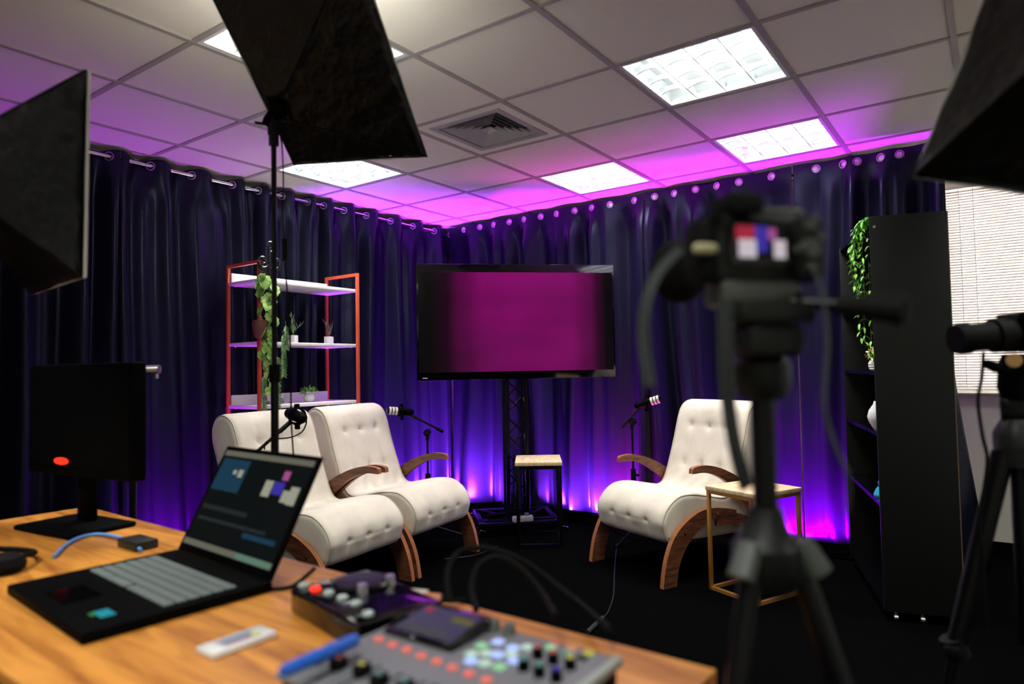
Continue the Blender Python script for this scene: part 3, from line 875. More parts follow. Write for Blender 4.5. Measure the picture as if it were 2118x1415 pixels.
t = thing('potted_plant', 'bushy green plant in a round white pot on the lower shelf', 'potted plant', (-1.95, .965, ZB))
b = MB(); b.lathe([(0, 0), (.022, 0), (.036, .015), (.040, .032), (.034, .05), (.028, .055), (.025, .05), (0, .048)], 24); b.build('pot', M_ceram, t)
b = MB()
for k in range(170):
    d = Vector((R_.gauss(0, 1), R_.gauss(0, 1), abs(R_.gauss(0, .8)) + .12)).normalized()
    c = Vector((0, 0, .05)) + Vector((d.x * .065, d.y * .065, d.z * .055)) * R_.uniform(.55, 1)
    leaf(b, c, d + rv(.5), Vector((0, 0, 1)) + rv(.4), .017, .010, .1, 3)
b.build('foliage', M_fern, t, ang=80, recalc=False)
for (y, r, h, lab) in ((.645, .019, .036, 'grey ball-shaped ornament with a wire loop on the lower shelf'), (.545, .012, .02, 'tiny dark ball ornament beside the hanging sprigs on the lower shelf')):
    t = thing('ball_ornament', lab, 'ornament', (-1.93, y + .08, ZB))
    b = MB(); b.lathe([(0, 0), (r * .6, .001), (r * .95, r * .5), (r, r), (r * .9, r * 1.5), (r * .45, r * 1.9), (0, r * 1.8)], 20); b.build('body', M_greyc, t)
    if r > .015:
        b = MB(); b.tube([(0, .012 * math.cos(2 * PI * k / 20), r * 2 + .016 + .014 * math.sin(2 * PI * k / 20)) for k in range(20)], .0022, 6, closed=True); b.build('loop', M_chrome, t)
t = thing('figurine', 'slim white figurine on the lower shelf behind the light stand pole', 'figurine', (-1.96, .68, ZB))
b = MB(); b.lathe([(0, 0), (.018, 0), (.02, .006), (.010, .02), (.013, .045), (.008, .07), (.004, .078), (.010, .088), (.010, .098), (0, .106)], 20); b.build('body', M_ceram, t)

# ------------------------------------------------------------ microphones on boom stands
def mic_body(t, c, d, pale=True, L=.17, r=.027):
    """microphone along unit d, centre c"""
    d = d.normalized()
    b = MB(); b.cyl(c - d * L * .5, c + d * L * .05, r * .92, r, seg=24); b.cyl(c - d * (L * .5 + .02), c - d * L * .5, r * .45, r * .9, seg=20)
    bd = b.build('mic_body', M_black, t)
    b = MB(); b.cyl(c + d * L * .05, c + d * L * .5, r, r, seg=24); b.cyl(c + d * L * .5, c + d * (L * .5 + .006), r, r * .7, seg=24); b.build('grille', M_blackm if True else M_gall, bd)
    if pale:
        for k in range(3):
            u = L * (.10 + .13 * k); b = MB(); b.cyl(c + d * u, c + d * (u + .015), r + .0015, seg=24); b.build('foam_ring', M_gall, bd)
    b = MB(); b.tube([c - d * .025 + rot_perp(d, k / 20 * 2 * PI) * (r + .010) for k in range(20)], .005, 8, closed=True)
    b.tube([c + d * .0 + rot_perp(d, k / 20 * 2 * PI) * (r + .008) for k in range(20)], .004, 8, closed=True)
    up = rot_perp(d, 0)
    b.box((0, 0, 0), (.02, .02, .02), .004, Matrix.Translation(c - d * .015 + Vector((0, 0, r + .02))))
    b.box((0, 0, 0), (.02, .02, .03), .004, Matrix.Translation(c - d * .02 - Vector((0, 0, r + .018))))
    b.build('shock_mount', M_black, bd)
def rot_perp(d, a):
    up = Vector((0, 0, 1)); u = (up - d * up.dot(d)).normalized(); v = d.cross(u)
    return u * math.cos(a) + v * math.sin(a)
def mic_stand(label, base, clutch, boom_a, boom_b, mlabel, mic_c, mic_d, pale=True, legs=True, cable=None):
    o = Vector((base[0], base[1], 0))
    t = thing('microphone_stand', label, 'microphone stand', o, 0, 'microphone boom stands')
    L = lambda p: Vector(p) - o
    mid = clutch.z * .55
    b = MB(); b.cyl(L((o.x, o.y, .06)), L((o.x, o.y, mid)), .0125, seg=14); b.build('lower_tube', M_blackm, t)
    b = MB(); b.cyl(L((o.x, o.y, mid)), L((clutch.x, clutch.y, clutch.z - .02)), .008, seg=12); b.build('upper_tube', M_blackm, t)
    b = MB(); b.cyl(L((o.x, o.y, mid - .04)), L((o.x, o.y, mid + .04)), .019, seg=14); b.tube([L((o.x + .015, o.y, mid)), L((o.x + .045, o.y - .01, mid))], .009, 8); b.build('height_clamp', M_rub, t)
    b = MB()
    dd = Vector((.6, -.8, 0)); b.cyl(L(clutch - dd * .03), L(clutch + dd * .03), .026, seg=18); b.cyl(L(clutch - Vector((0, 0, .055))), L(clutch), .013, seg=14)
    b.cyl(L(clutch + dd * .03), L(clutch + dd * .05), .012, seg=12); b.box((0, 0, 0), (.055, .012, .014), .004, Matrix.Translation(L(clutch + dd * .055)))
    b.build('boom_clutch', M_blackm, t)
    b = MB(); b.tube([L(boom_a), L(boom_b)], .0075, 12); d = (boom_b - boom_a).normalized()
    b.cyl(L(boom_a - d * .0), L(boom_a + d * .07), .011, seg=12); b.cyl(L(boom_b - d * .05), L(boom_b), .012, seg=12); b.build('boom', M_blackm, t)
    b = MB(); b.cyl(L((o.x, o.y, .05)), L((o.x, o.y, .12)), .022, seg=14); b.build('hub', M_rub, t)
    for k in range(3):
        a_ = k * 2 * PI / 3 + .5
        b = MB(); b.tube([(.015 * math.cos(a_), .015 * math.sin(a_), .085), (.27 * math.cos(a_), .27 * math.sin(a_), .012)], .008, 8)
        b.tube([(.25 * math.cos(a_), .25 * math.sin(a_), .018), (.285 * math.cos(a_), .285 * math.sin(a_), .010)], .010, 8); b.build('leg', M_blackm, t)
    m = thing('microphone', mlabel, 'microphone', mic_c, 0, 'broadcast microphones')
    mic_body(m, Vector((0, 0, 0)), mic_d, pale)
    if cable:
        b = MB(); b.tube(catmull([tuple(Vector(p) - mic_c) for p in cable], 5, False), .0035, 6); b.build('cable', M_rub, m)
    return t
# middle
pm = at(884, 905, 4.95); cl = Vector((pm.x, pm.y, at(884, 895, 4.95).z))
mc = at(826, 851, 4.85); md = at(790, 849, 4.78) - at(850, 853, 4.86)
mic_stand('black boom stand behind the arm of the left armchair pair', (pm.x, pm.y), cl, at(846, 857, 4.88), at(916, 893, 4.98),
          'microphone with cream foam rings over the left armchair pair, pointing left', mc, md)
# right
pm = at(1308, 900, 4.75); cl = Vector((pm.x, pm.y, at(1306, 872, 4.75).z))
mc = at(1342, 832, 4.72); md = at(1372, 824, 4.68) - at(1325, 838, 4.74)
mic_stand('black boom stand behind the single armchair', (pm.x, pm.y), cl, at(1328, 838, 4.74), at(1286, 884, 4.76),
          'microphone with cream foam rings beside the single armchair, pointing right', mc, md)
# left
pm = at(498, 960, 3.0); cl = Vector((pm.x, pm.y, at(505, 962, 3.0).z))
mc = at(612, 860, 3.15); md = at(590, 850, 3.30) - at(630, 866, 3.08)
mic_stand('black boom stand between the laptop and the nearest armchair', (pm.x, pm.y), cl, at(602, 872, 3.15), at(500, 962, 3.0),
          'all-black microphone in a shock mount in front of the nearest armchair', mc, md, pale=False,
          cable=[at(628, 868, 3.1), at(634, 872, 3.1), at(625, 893, 3.1), at(600, 905, 3.1), at(570, 908, 3.08), at(550, 915, 3.05), at(547, 930, 3.04)])

# ------------------------------------------------------------ softboxes
def lerp(a, b_, t_): return a + (b_ - a) * t_
def softbox(label, apex, C4, stand_base, sag=.02, rims=True, name='softbox', stand_label=None, lamp=0):
    """apex + base corners C4 (TL,TR,BR,BL), front faces away from apex"""
    o = apex.copy()
    t = thing(name, label, 'softbox', o, 0, 'studio softboxes')
    C = [c - o for c in C4]; cen = sum(C, Vector()) / 4; ax = cen.normalized()
    nrm = (C[1] - C[0]).cross(C[3] - C[0]).normalized()
    if nrm.dot(cen) < 0: nrm = -nrm
    b = MB(); n = 12
    throat = [lerp(Vector(), c, .10) for c in C]
    for e in range(4):
        a0, a1 = throat[e], throat[(e + 1) % 4]; c0, c1 = C[e], C[(e + 1) % 4]
        G = []
        side = (c0 + c1) / 2 - cen; side = side.normalized()
        for i in range(n + 1):
            u = i / n; row = []
            for k in range(n + 1):
                v = k / n; p = lerp(lerp(a0, c0, u), lerp(a1, c1, u), v)
                d = sag * math.sin(PI * v) * math.sin(PI * u * .9 + .1) + .010 * sn(p.x * 9 + e, p.y * 9, p.z * 9) * math.sin(PI * v) * u
                p = p - side * d
                row.append(b._v(p))
            G.append(row)
        for i in range(n):
            for k in range(n): b._f([G[i][k], G[i][k + 1], G[i + 1][k + 1], G[i + 1][k]])
    bmesh.ops.remove_doubles(b.bm, verts=b.bm.verts, dist=.0005)
    sh = b.build('shell', M_soft, t, ang=35)
    smd = sh.modifiers.new('cloth_thickness', 'SOLIDIFY'); smd.thickness = .002
    b = MB()
    F = [c + nrm * .0 for c in C]; Bk = [c + nrm * .008 + (cen - c).normalized() * .004 for c in C]
    for e in range(4):
        a, d = F[e], F[(e + 1) % 4]; a2, d2 = Bk[e], Bk[(e + 1) % 4]
        b.quad([a, d, d2, a2])
    b.quad(Bk); b.quad([c + nrm * .002 for c in F])
    b.build('front_diffuser', M_whited, t, ang=20)
    for c in C:
        b = MB(); b.tube([lerp(Vector(), c, .03) - ax * .0, lerp(Vector(), c, .5) * 1.0, c * .985], .003, 6); b.build('rib', M_blackm, t)
    b = MB(); b.cyl(-ax * .025, ax * .05, .020, .030, seg=20); b.cyl(-ax * .04, -ax * .025, .014, .02, seg=20); sk = b.build('lamp_socket', M_black, t)
    b = MB(); b.box((0, 0, -.035), (.03, .03, .06), .004); b.tube([(0, 0, -.03), (-.05, -.035, -.02)], .006, 8); b.cyl((0, 0, -.10), (0, 0, -.05), .016, seg=14); b.build('tilt_bracket', M_blackm, t)
    b = MB(); b.box((-.015, -.012, .0), (.012, .012, .022), .003); b.build('white_switch', M_whited, t)
    if lamp:
        q = (-nrm).to_track_quat('Z', 'Y').to_euler()
        area_light('softbox_glow', cen + nrm * .012, q, .46, .62, lamp, (1.0, .96, .84), t)
    if stand_base:
        st_ = thing('light_stand', stand_label, 'light stand', (o.x, o.y, 0), 0, 'black light stands')
        H = o.z - .10
        b = MB(); b.cyl((0, 0, H * .60), (0, 0, H), .0085, seg=12); b.build('upper_tube', M_blackm, st_)
        b = MB(); b.cyl((0, 0, .10), (0, 0, H * .62), .0125, seg=12); b.build('lower_tube', M_blackm, st_)
        b = MB(); b.cyl((0, 0, H * .60), (0, 0, H * .63), .018, seg=12); b.tube([(.01, 0, H * .615), (.035, -.01, H * .615)], .006, 6); b.build('height_clamp', M_rub, st_)
        for k in range(3):
            a_ = k * 2 * PI / 3 + stand_base
            b = MB(); b.tube([(0.012 * math.cos(a_), .012 * math.sin(a_), .42), (.38 * math.cos(a_), .38 * math.sin(a_), .012)], .008, 8)
            b.tube([(.012 * math.cos(a_), .012 * math.sin(a_), .14), (.20 * math.cos(a_), .20 * math.sin(a_), .215)], .005, 6); b.build('leg', M_blackm, st_)
    return t
A0 = at(566, 240, 2.25)
sA = softbox('black square softbox hanging high near the middle, tipped up towards the ceiling', A0,
        [at(390, -100, 1.95), at(733, -130, 2.0), at(885, 325, 2.5), at(608, 342, 2.4)], .4, lamp=6,
        stand_label='slim black light stand rising behind the laptop to the high softbox')
b = MB(); b.tube(catmull([tuple(at(u, v, 2.2) - A0) for u, v in ((575, 262), (583, 300), (586, 380), (584, 440), (588, 492))], 4, False), .0025, 6)
b.cyl(at(589, 494, 2.2) - A0, at(589, 540, 2.2) - A0, .009, seg=10); b.build('power_cable', M_rub, sA)
b = MB(); b.tube(catmull([tuple(at(u, v, 2.3) - A0) for u, v in ((589, 540), (600, 700), (602, 850), (606, 930), (612, 1010), (610, 1080))], 4, False), .003, 6)
b.build('power_cable', M_rub, sA)
softbox('tall black softbox at the far left seen edge-on from behind', at(-168, 330, 1.325),
        [at(72, 270, 2.02), at(181, 143, 1.6), at(172, 575, 1.6), at(66, 610, 2.02)], .9,
        stand_label='black light stand of the far left softbox')
softbox('large black softbox cut off by the upper right of the picture, closest to the viewer', at(2330, -40, .86),
        [at(2120, -210, 1.16), at(2640, -330, 1.05), at(2480, 465, 1.0), at(1888, 365, 1.15)], 1.4,
        stand_label='black light stand of the upper right softbox')

# chrome clamp on its own stand behind the monitor
pc = at(276, 765, 2.6)
t = thing('light_stand', 'slender dark stand with a silver clamp behind the computer monitor', 'light stand', (pc.x, pc.y, 0), 0, 'black light stands')
b = MB(); b.cyl((0, 0, .1), (0, 0, pc.z + .03), .013, seg=12); b.build('tube', M_blackm, t)
dc = (at(330, 765, 2.6) - pc)
b = MB(); b.cyl((0, 0, pc.z), (dc.x * .25, dc.y * .25, pc.z), .012, seg=14); b.cyl((dc.x * .25, dc.y * .25, pc.z), (dc.x * .4, dc.y * .4, pc.z), .019, seg=14)
b.cyl((dc.x * .5, dc.y * .5, pc.z), (dc.x, dc.y, pc.z), .017, seg=14); b.cyl((dc.x * .9, dc.y * .9, pc.z + .01), (dc.x * .9, dc.y * .9, pc.z - .035), .006, seg=10); b.build('clamp', M_steel, t)
for k in range(3):
    a_ = k * 2 * PI / 3 + .2
    b = MB(); b.tube([(0, 0, .4), (.33 * math.cos(a_), .33 * math.sin(a_), .01)], .008, 8); b.build('leg', M_blackm, t)

# ------------------------------------------------------------ black bookcase (side panel towards the viewer)
ca = math.radians(17.6)
BX, BY = 1.500, 1.530
t = thing('bookcase', 'tall black open bookcase on castors, its side panel facing the viewer', 'bookcase', (BX, BY, 0), ca)
BW, BL, BH, Z0_ = .323, .95, 1.90, .045
b = MB(); b.box((BW / 2, .009, (BH + Z0_) / 2), (BW, .018, BH - Z0_), .001); b.build('side_panel', M_cab, t)
b = MB(); b.box((BW / 2, BL - .009, (BH + Z0_) / 2), (BW, .018, BH - Z0_), .001); b.build('side_panel', M_cab, t)
b = MB(); b.box((BW - .006, BL / 2, (BH + Z0_) / 2), (.006, BL - .038, BH - Z0_ - .01)); b.build('back_panel', M_cab, t)
b = MB(); b.box((BW + .002, .009, (BH + Z0_) / 2), (.004, .017, BH - Z0_)); o = b.build('raw_edge', M_edge, t)
shz = [Z0_ + .01, .535, .865, 1.155, 1.50, BH - .01]
for z in shz:
    b = MB(); b.box((BW / 2 - .006, BL / 2, z), (BW - .02, BL - .038, .018)); b.build('shelf_board', M_blackg, t)
for x in (.05, .16, .29):
    for y in (.02, BL - .02):
        b = MB(); b.cyl((x - .008, y, .0155), (x + .008, y, .0155), .0155, seg=14); b.cyl((x, y, .028), (x, y, .044), .006, seg=8); b.build('castor', M_steel, t)
b = MB(); b.cyl((.02, -.002, BH - .05), (.02, .0, BH - .05), .006, seg=12); b.build('screw', M_steel, t)
def cabp(u, v, D): return at(u, v, D)
def on_shelf(x, y, z): return place_local((BX, BY), ca, (x, y, z + .0092))
# hanging lime garland in front of the open side
gt = at(1790, 452, 3.27)
t = thing('leaf_garland', 'bright lime green leaf garland hanging from the top corner of the bookcase', 'plant', gt)
b = MB()
strands = [((.006, 0, .0), -.70), ((-.03, .02, -.02), -.62), ((-.055, .03, -.05), -.42), ((-.075, .05, -.08), -.38), ((-.015, -.02, -.01), -.50), ((-.05, .0, -.03), -.60)]
lf = MB()
for (ox, oy, oz), z1 in strands:
    pts = [(0.01, .0, .005), (ox * .5, oy * .5, oz * .5), (ox, oy, oz - .04), (ox * 1.05, oy, z1 * .5), (ox * .75, oy * .8, z1)]
    cp = catmull(pts, 8, False); b.tube(cp, .0018, 5)
    nL = int(abs(z1) / .0085)
    for k in range(nL):
        u = k / nL; c = Vector(cp[int(u * (len(cp) - 1))])
        a_ = R_.uniform(0, 2 * PI)
        d = Vector((math.cos(a_) * .75, math.sin(a_) * .75, R_.uniform(-.9, -.1)))
        leaf(lf, c, d, Vector((math.cos(a_), math.sin(a_), .9)) + rv(.3), R_.uniform(.026, .036), .011, .3, 3)
b.build('stems', M_stem, t); lf.build('leaves', M_leaf, t, ang=80, recalc=False)
p = on_shelf(.035, .20, 1.155)
t = thing('potted_flower', 'small pale yellow flowers in a ribbed white pot inside the bookcase', 'potted plant', p)
b = MB(); b.lathe([(0, 0), (.018, 0), (.026, .008), (.024, .014), (.029, .020), (.027, .026), (.030, .033), (.027, .04), (.022, .05), (0, .048)], 22); b.build('pot', M_ceram, t)
b = MB()
for k in range(110):
    d = Vector((R_.gauss(0, 1), R_.gauss(0, 1), R_.gauss(.5, .8))).normalized()
    leaf(b, Vector((0, 0, .08)) + d * R_.uniform(.015, .036), d + rv(.5), Vector((0, 0, 1)) + rv(), .013, .010, .1, 3)
b.build('blooms', M_bloom, t, ang=80, recalc=False)
p = on_shelf(.03, .16, .865)
t = thing('vase', 'ribbed white vase standing on a shelf inside the bookcase', 'vase', p)
b = MB(); b.lathe([(0, 0), (.015, 0), (.022, .010), (.040, .045), (.044, .065), (.036, .095), (.016, .125), (.012, .14), (.010, .14), (0, .12)], 24); b.build('body', M_ceram, t)
p = on_shelf(.04, .17, .535)
t = thing('glass_ornament', 'small teal glass ornament on the low shelf of the bookcase', 'ornament', p)
b = MB(); b.lathe([(0, 0), (.035, 0), (.038, .010), (.028, .035), (.018, .05), (0, .048)], 8); b.build('bowl', M_teal, t)
b = MB(); b.lathe([(0, .051), (.014, .056), (.016, .072), (.008, .09), (0, .094)], 8); b.build('stopper', mat('pale_teal_glass', (.25, .5, .55), .2), t)

# ------------------------------------------------------------ desk
DX0, DX1, DY0, DY1, DZ = -.655, 1.592, -1.630, -.997, .75
t = thing('desk', 'long honey-coloured wooden desk across the foreground', 'desk', (DX0, DY0, 0), -.030)
LW, LD = DX1 - DX0, DY1 - DY0
b = MB(); b.box((LW / 2, LD / 2, DZ - .0125), (LW, LD, .025), .002); b.build('desk_top', M_desk, t)
for x in (.05, LW - .19):
    b = MB(); b.box((x, LD / 2, (DZ - .025) / 2), (.03, LD - .08, DZ - .025), .002); b.build('leg_panel', M_black, t)
b = MB(); b.box((LW / 2 - .07, LD - .12, .50), (LW - .30, .018, .40)); b.build('modesty_panel', M_black, t)

# monitor
mp_ = Vector((-.30, -1.18, DZ))
t = thing('computer_monitor', 'dark computer monitor with a red light on the left part of the desk', 'monitor', mp_, math.radians(6))
b = MB(); b.box((0, .01, .008), (.30, .20, .016), .008); b.build('base', M_black, t)
b = MB(); b.box((-.0, .045, .12), (.055, .035, .215), .006); b.build('neck', M_black, t)
b = MB(); b.box((.03, .018, .325), (.55, .045, .335), .006); pn = b.build('panel', M_mgrey if False else M_black, t)
b = MB(); b.box((.03, -.0055, .335), (.53, .002, .30)); b.build('screen', M_screen_off, t)
b = MB(); b.lathe([(0, 0), (.032, 0), (.034, .003), (0, .004)], 24, Matrix.Translation((-.045, -.0065, .20)) @ Matrix.Rotation(PI / 2, 4, 'X') @ Matrix.Diagonal((1.15, .32, 1, 1))); b.build('red_light', M_red, t)

# laptop
KX0, KX1, KY0, KY1 = .262, .70, -1.525, -1.172
t = thing('laptop', 'open dark laptop with lit keys and a video program on its screen', 'laptop', (KX0, KY0, DZ), math.radians(-4.6))
lw, ld = KX1 - KX0, KY1 - KY0
b = MB(); b.box((lw / 2, ld / 2, .011), (lw, ld, .020), .004); b.build('base', M_black, t)
b = MB(); kx0, ky0 = .03, .155
for r in range(6):
    n = 17; wk = (lw - .055) / n
    for c in range(n):
        if r == 0 and 4 < c < 9:
            if c == 5: b.box((kx0 + (c + 1.5) * wk, ky0 + r * .0245, .022), (wk * 4 - .003, .020, .004), .001)
            continue
        b.box((kx0 + (c + .5) * wk, ky0 + r * .0245, .022), (wk - .0035, .020, .004), .001, seg=1)
b.build('keys', M_keys, t)
b = MB(); b.box((.19, .065, .0212), (.11, .07, .001)); b.build('touchpad', M_blackg, t)
b = MB()
cq = onz(248, 1257, DZ + .022) - Vector((KX0, KY0, DZ))
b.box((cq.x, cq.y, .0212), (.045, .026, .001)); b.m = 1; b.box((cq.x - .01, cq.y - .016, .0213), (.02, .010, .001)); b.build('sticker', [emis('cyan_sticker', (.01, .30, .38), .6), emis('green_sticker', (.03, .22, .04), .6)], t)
# screen through measured corners
Z1 = DZ + .022
BLc, BRc = onz(326, 1102, Z1), onz(512, 1172, Z1)
hd = Vector((1, 0, 0))
BLc = Vector((KX0 + .005, KY1 - .005, Z1)); BRc = Vector((KX1 - .005, KY1 - .005, Z1))
BRx = BRc
# top corners along rays, at the plane tilted back
def on_tilt(u, v, tilt):
    n_ = Vector((0, -math.cos(tilt), math.sin(tilt))); r = ray(u, v)
    tt = (BLc - CAM).dot(n_) / r.dot(n_); return CAM + r * tt
tilt = math.radians(28)
hs = .275
upv = Vector((0, math.sin(tilt), math.cos(tilt)))
o0 = Vector((KX0, KY0, DZ))
def lid(x, y, dz=0.0):   # x along hinge 0..1, y up 0..1, offset towards the user
    n_ = Vector((0, -math.cos(tilt), math.sin(tilt)))
    return lerp(BLc, BRc, x) + upv * hs * y + n_ * dz - o0
b = MB()
M_ = Matrix.Translation(lid(.5, .5, -.004)) @ Matrix.Rotation(-tilt, 4, 'X')
b.box((0, 0, 0), ((BRc - BLc).length, .008, hs), .003, M_); ld_ = b.build('lid', M_black, t)
b = MB()
def ui(x0, x1, y0, y1, m, z=.0010):
    b.m = m; b.quad([lid(x0, y0, z), lid(x1, y0, z), lid(x1, y1, z), lid(x0, y1, z)])
ui(.03, .97, .06, .96, 0)
ui(.03, .97, .905, .955, 3, .0016)
ui(.05, .36, .58, .88, 1, .0016)
ui(.40, .95, .56, .88, 0, .0016)
ui(.03, .97, .07, .12, 3, .0016); ui(.62, .96, .072, .118, 4, .002)
ui(.60, .68, .60, .74, 5, .0022); ui(.69, .79, .63, .74, 6, .0022); ui(.80, .88, .58, .68, 5, .0022); ui(.86, .94, .57, .72, 5, .0024); ui(.74, .80, .76, .84, 7, .0022)
ui(.28, .33, .72, .79, 5, .0022); ui(.22, .26, .74, .78, 5, .0022)
ui(.06, .56, .40, .44, 2, .0016); ui(.06, .80, .30, .33, 2, .0016); ui(.60, .92, .24, .28, 1, .0018)
b.build('display', [M_ldark, M_lblue, M_lgrey if False else mat('display_faint', (.004, .004, .004), .4, emit=(.012, .016, .016), estr=1), M_lbar, M_lgreen, M_lcream, M_lviolet, M_lpink], ld_, recalc=False)
# usb stick
p = onz(520, 1187, DZ + .015)
t = thing('usb_adapter', 'small silver plug at the right side of the laptop', 'adapter', (p.x + .028, p.y, DZ))
b = MB(); b.box((0, 0, .006), (.05, .022, .012), .002); b.build('body', M_dgrey, t)
b = MB(); b.box((-.005, 0, .0125), (.03, .014, .002), .0005); b.build('metal_cap', M_steel, t)
# adapter box behind laptop
p = onz(290, 1108, DZ + .02)
b = MB(); b.box((0, 0, .012), (.10, .06, .024), .004); o = b.build('dock', M_dgrey); o.location = (.10, -1.18, DZ); tag(o, 'small dark docking box behind the left corner of the laptop', 'dock')
# blue cable arc
b = MB(); b.tube(catmull([tuple(p) for p in (onz(112, 1152, DZ + .006), onz(135, 1128, DZ + .006), onz(165, 1112, DZ + .006), onz(205, 1105, DZ + .006), onz(250, 1113, DZ + .006), onz(275, 1126, DZ + .006), onz(292, 1138, DZ + .010))], 5, False), .0045, 8)
tag(b.build('cable', M_cable), 'light blue cable arching over the desk left of the laptop', 'cable')
# mouse
p = onz(8, 1185, DZ)
t = thing('headphones', 'black padded headphones lying at the left edge of the desk', 'headphones', (p.x, p.y, DZ), .6)
b = MB(); b.lathe([(0, 0), (.03, 0), (.042, .008), (.045, .02), (.038, .036), (.02, .044), (0, .046)], 24); b.build('ear_cup', M_rub, t)
b = MB(); b.lathe([(0, 0), (.03, 0), (.042, .008), (.045, .02), (.038, .036), (.02, .044), (0, .046)], 24, Matrix.Translation((-.12, .05, 0))); b.build('ear_cup', M_rub, t)
b = MB(); b.tube(catmull([(.02, .03, .03), (.0, .10, .02), (-.07, .15, .014), (-.13, .14, .02), (-.14, .08, .03)], 5, False), .007, 8); b.build('headband', M_rub, t)
# remote
t = thing('remote_control', 'white pocket remote with coloured printed label on the desk', 'remote', onz(492, 1324, DZ) * 1, math.atan2(.115, .0) )
c1, c2 = onz(428, 1345, DZ + .01), onz(550, 1302, DZ + .01)
dr = (c2 - c1); t.location = ((c1.x + c2.x) / 2, (c1.y + c2.y) / 2, DZ); t.rotation_euler = (0, 0, math.atan2(dr.y, dr.x))
b = MB(); b.box((0, 0, .006), (dr.length + .01, .052, .012), .003); b.build('body', M_ceram, t)
b = MB(); b.box((0, 0, .0122), (dr.length * .62, .036, .0006)); b.m = 1; b.box((0, .004, .0127), (dr.length * .5, .010, .0005)); b.m = 2; b.box((.0, -.012, .0127), (dr.length * .5, .008, .0005)); b.m = 3; b.box((dr.length * .27, -.008, .0129), (.018, .012, .0005))
b.build('label', [mat('lilac_print', (.45, .40, .48), .5), mat('teal_print', (.05, .25, .35), .5), mat('maroon_print', (.30, .12, .18), .5), mat('yellow_print', (.7, .7, .15), .5)], t)
# recorder
r0, r1, r2 = onz(600, 1212, .80), onz(742, 1290, .80), onz(700, 1168, .80)
dx = r1 - r0; ra = math.atan2(dx.y, dx.x)
t = thing('video_recorder', 'black switcher box with round dial, red and white buttons left of the grey mixer', 'switcher', (r0.x, r0.y, DZ), ra)
RL_, RW_ = dx.length, .165
b = MB(); b.box((RL_ / 2, RW_ / 2, .024), (RL_, RW_, .048), .006); b.build('body', M_blackg, t)
inv = Matrix.Rotation(-ra, 4, 'Z')
def loc_r(cx, cy, z=.80):
    p = onz(380 + cx / 3.416, 1100 + cy / 3.416, z); q = inv @ Vector((p.x - r0.x, p.y - r0.y, 0)); return q
for k, (cx, cy) in enumerate(((840, 372), (930, 402), (1025, 432), (1120, 466), (1215, 506), (1302, 580))):
    q = loc_r(cx, cy); q.x = min(max(q.x, .014), RL_ - .014); q.y = min(max(q.y, .014), RW_ - .014); b = MB(); b.lathe([(0, .047), (.010, .047), (.010, .052), (.008, .054), (0, .054)], 18, Matrix.Translation((q.x, q.y, 0))); b.build('button', M_red if k == 1 else M_wbtn, t)
b = MB(); b.lathe([(0, .047), (.055, .047), (.056, .054), (.050, .058), (.020, .056), (0, .055)], 32, Matrix.Translation((.085, .105, 0))); b.build('dial', M_blackm, t)
b = MB(); b.box((RL_ - .08, RW_ * .52, .0485), (.12, .085, .001)); b.build('glossy_display', M_blackg, t)
for cx, cy in ((1530, 345), (1262, 430)):
    q = loc_r(cx, cy); q.x = min(max(q.x, .02), RL_ - .02); q.y = min(max(q.y, .02), RW_ - .02); b = MB(); b.lathe([(0, .047), (.011, .047), (.009, .066), (0, .067)], 18, Matrix.Translation((q.x, q.y, 0))); b.build('knob', M_steel, t)

# mixer console
MZ = .815
mx0, mx1, my0, my1 = 1.195, 1.548, -1.535, -1.248
t = thing('audio_mixer', 'grey podcast mixer with coloured pads, knobs and a tilted display', 'audio mixer', (mx0, my0, DZ))
mw, mdp = mx1 - mx0, my1 - my0; mh = MZ - DZ
b = MB(); b.box((mw / 2, mdp / 2, mh / 2 - .003), (mw - .01, mdp - .01, mh - .006), .006); b.build('case', M_black, t)
b = MB(); b.box((mw / 2, mdp / 2, mh - .003), (mw, mdp, .006), .002); b.build('faceplate', M_grey, t)
b = MB(); b.box((mw - .006, mdp / 2, mh - .0035), (.014, mdp + .002, .012), .003); b.build('side_trim', M_greyl, t)
def lm(cx, cy, z=MZ):
    p = onz(640 + cx / 3.115, 1180 + cy / 3.115, z); return Vector((min(max(p.x - mx0, .015), mw - .02), min(max(p.y - my0, .012), mdp - .012), 0))
for cx, cy in ((448, 450), (535, 485), (627, 518), (720, 557), (820, 594), (922, 634), (1028, 675), (1140, 716)):
    q = lm(cx, cy); b = MB(); b.lathe([(0, mh), (.0075, mh), (.0075, mh + .003), (.006, mh + .004), (0, mh + .004)], 18, Matrix.Translation((q.x, q.y, 0))); b.build('channel_button', M_salmon, t)
sl, st2, sr, sb = lm(500, 400), lm(735, 265), lm(1160, 380), lm(920, 550)
sx0, sx1 = (sl.x + st2.x) / 2, (sr.x + sb.x) / 2; sy0, sy1 = (sl.y + sb.y) / 2, (st2.y + sr.y) / 2
tl_ = math.radians(8)
b = MB(); Ms = Matrix.Translation(((sx0 + sx1) / 2, (sy0 + sy1) / 2, mh + .008)) @ Matrix.Rotation(tl_, 4, 'X')
b.box((0, 0, 0), (sx1 - sx0, sy1 - sy0, .010), .002, Ms); dsp = b.build('display', M_blackg, t)
b = MB(); sw_, sh_ = sx1 - sx0, sy1 - sy0
def scr(x0, x1, y0, y1, m, z=.0056):
    b.m = m; b.quad([Ms @ Vector(((x - .5) * sw_, (y - .5) * sh_, z)) for x, y in ((x0, y0), (x1, y0), (x1, y1), (x0, y1))])
scr(.08, .92, .10, .90, 0); scr(.14, .80, .16, .32, 1, .006); scr(.60, .90, .60, .74, 2, .006); scr(.14, .24, .70, .84, 3, .006)
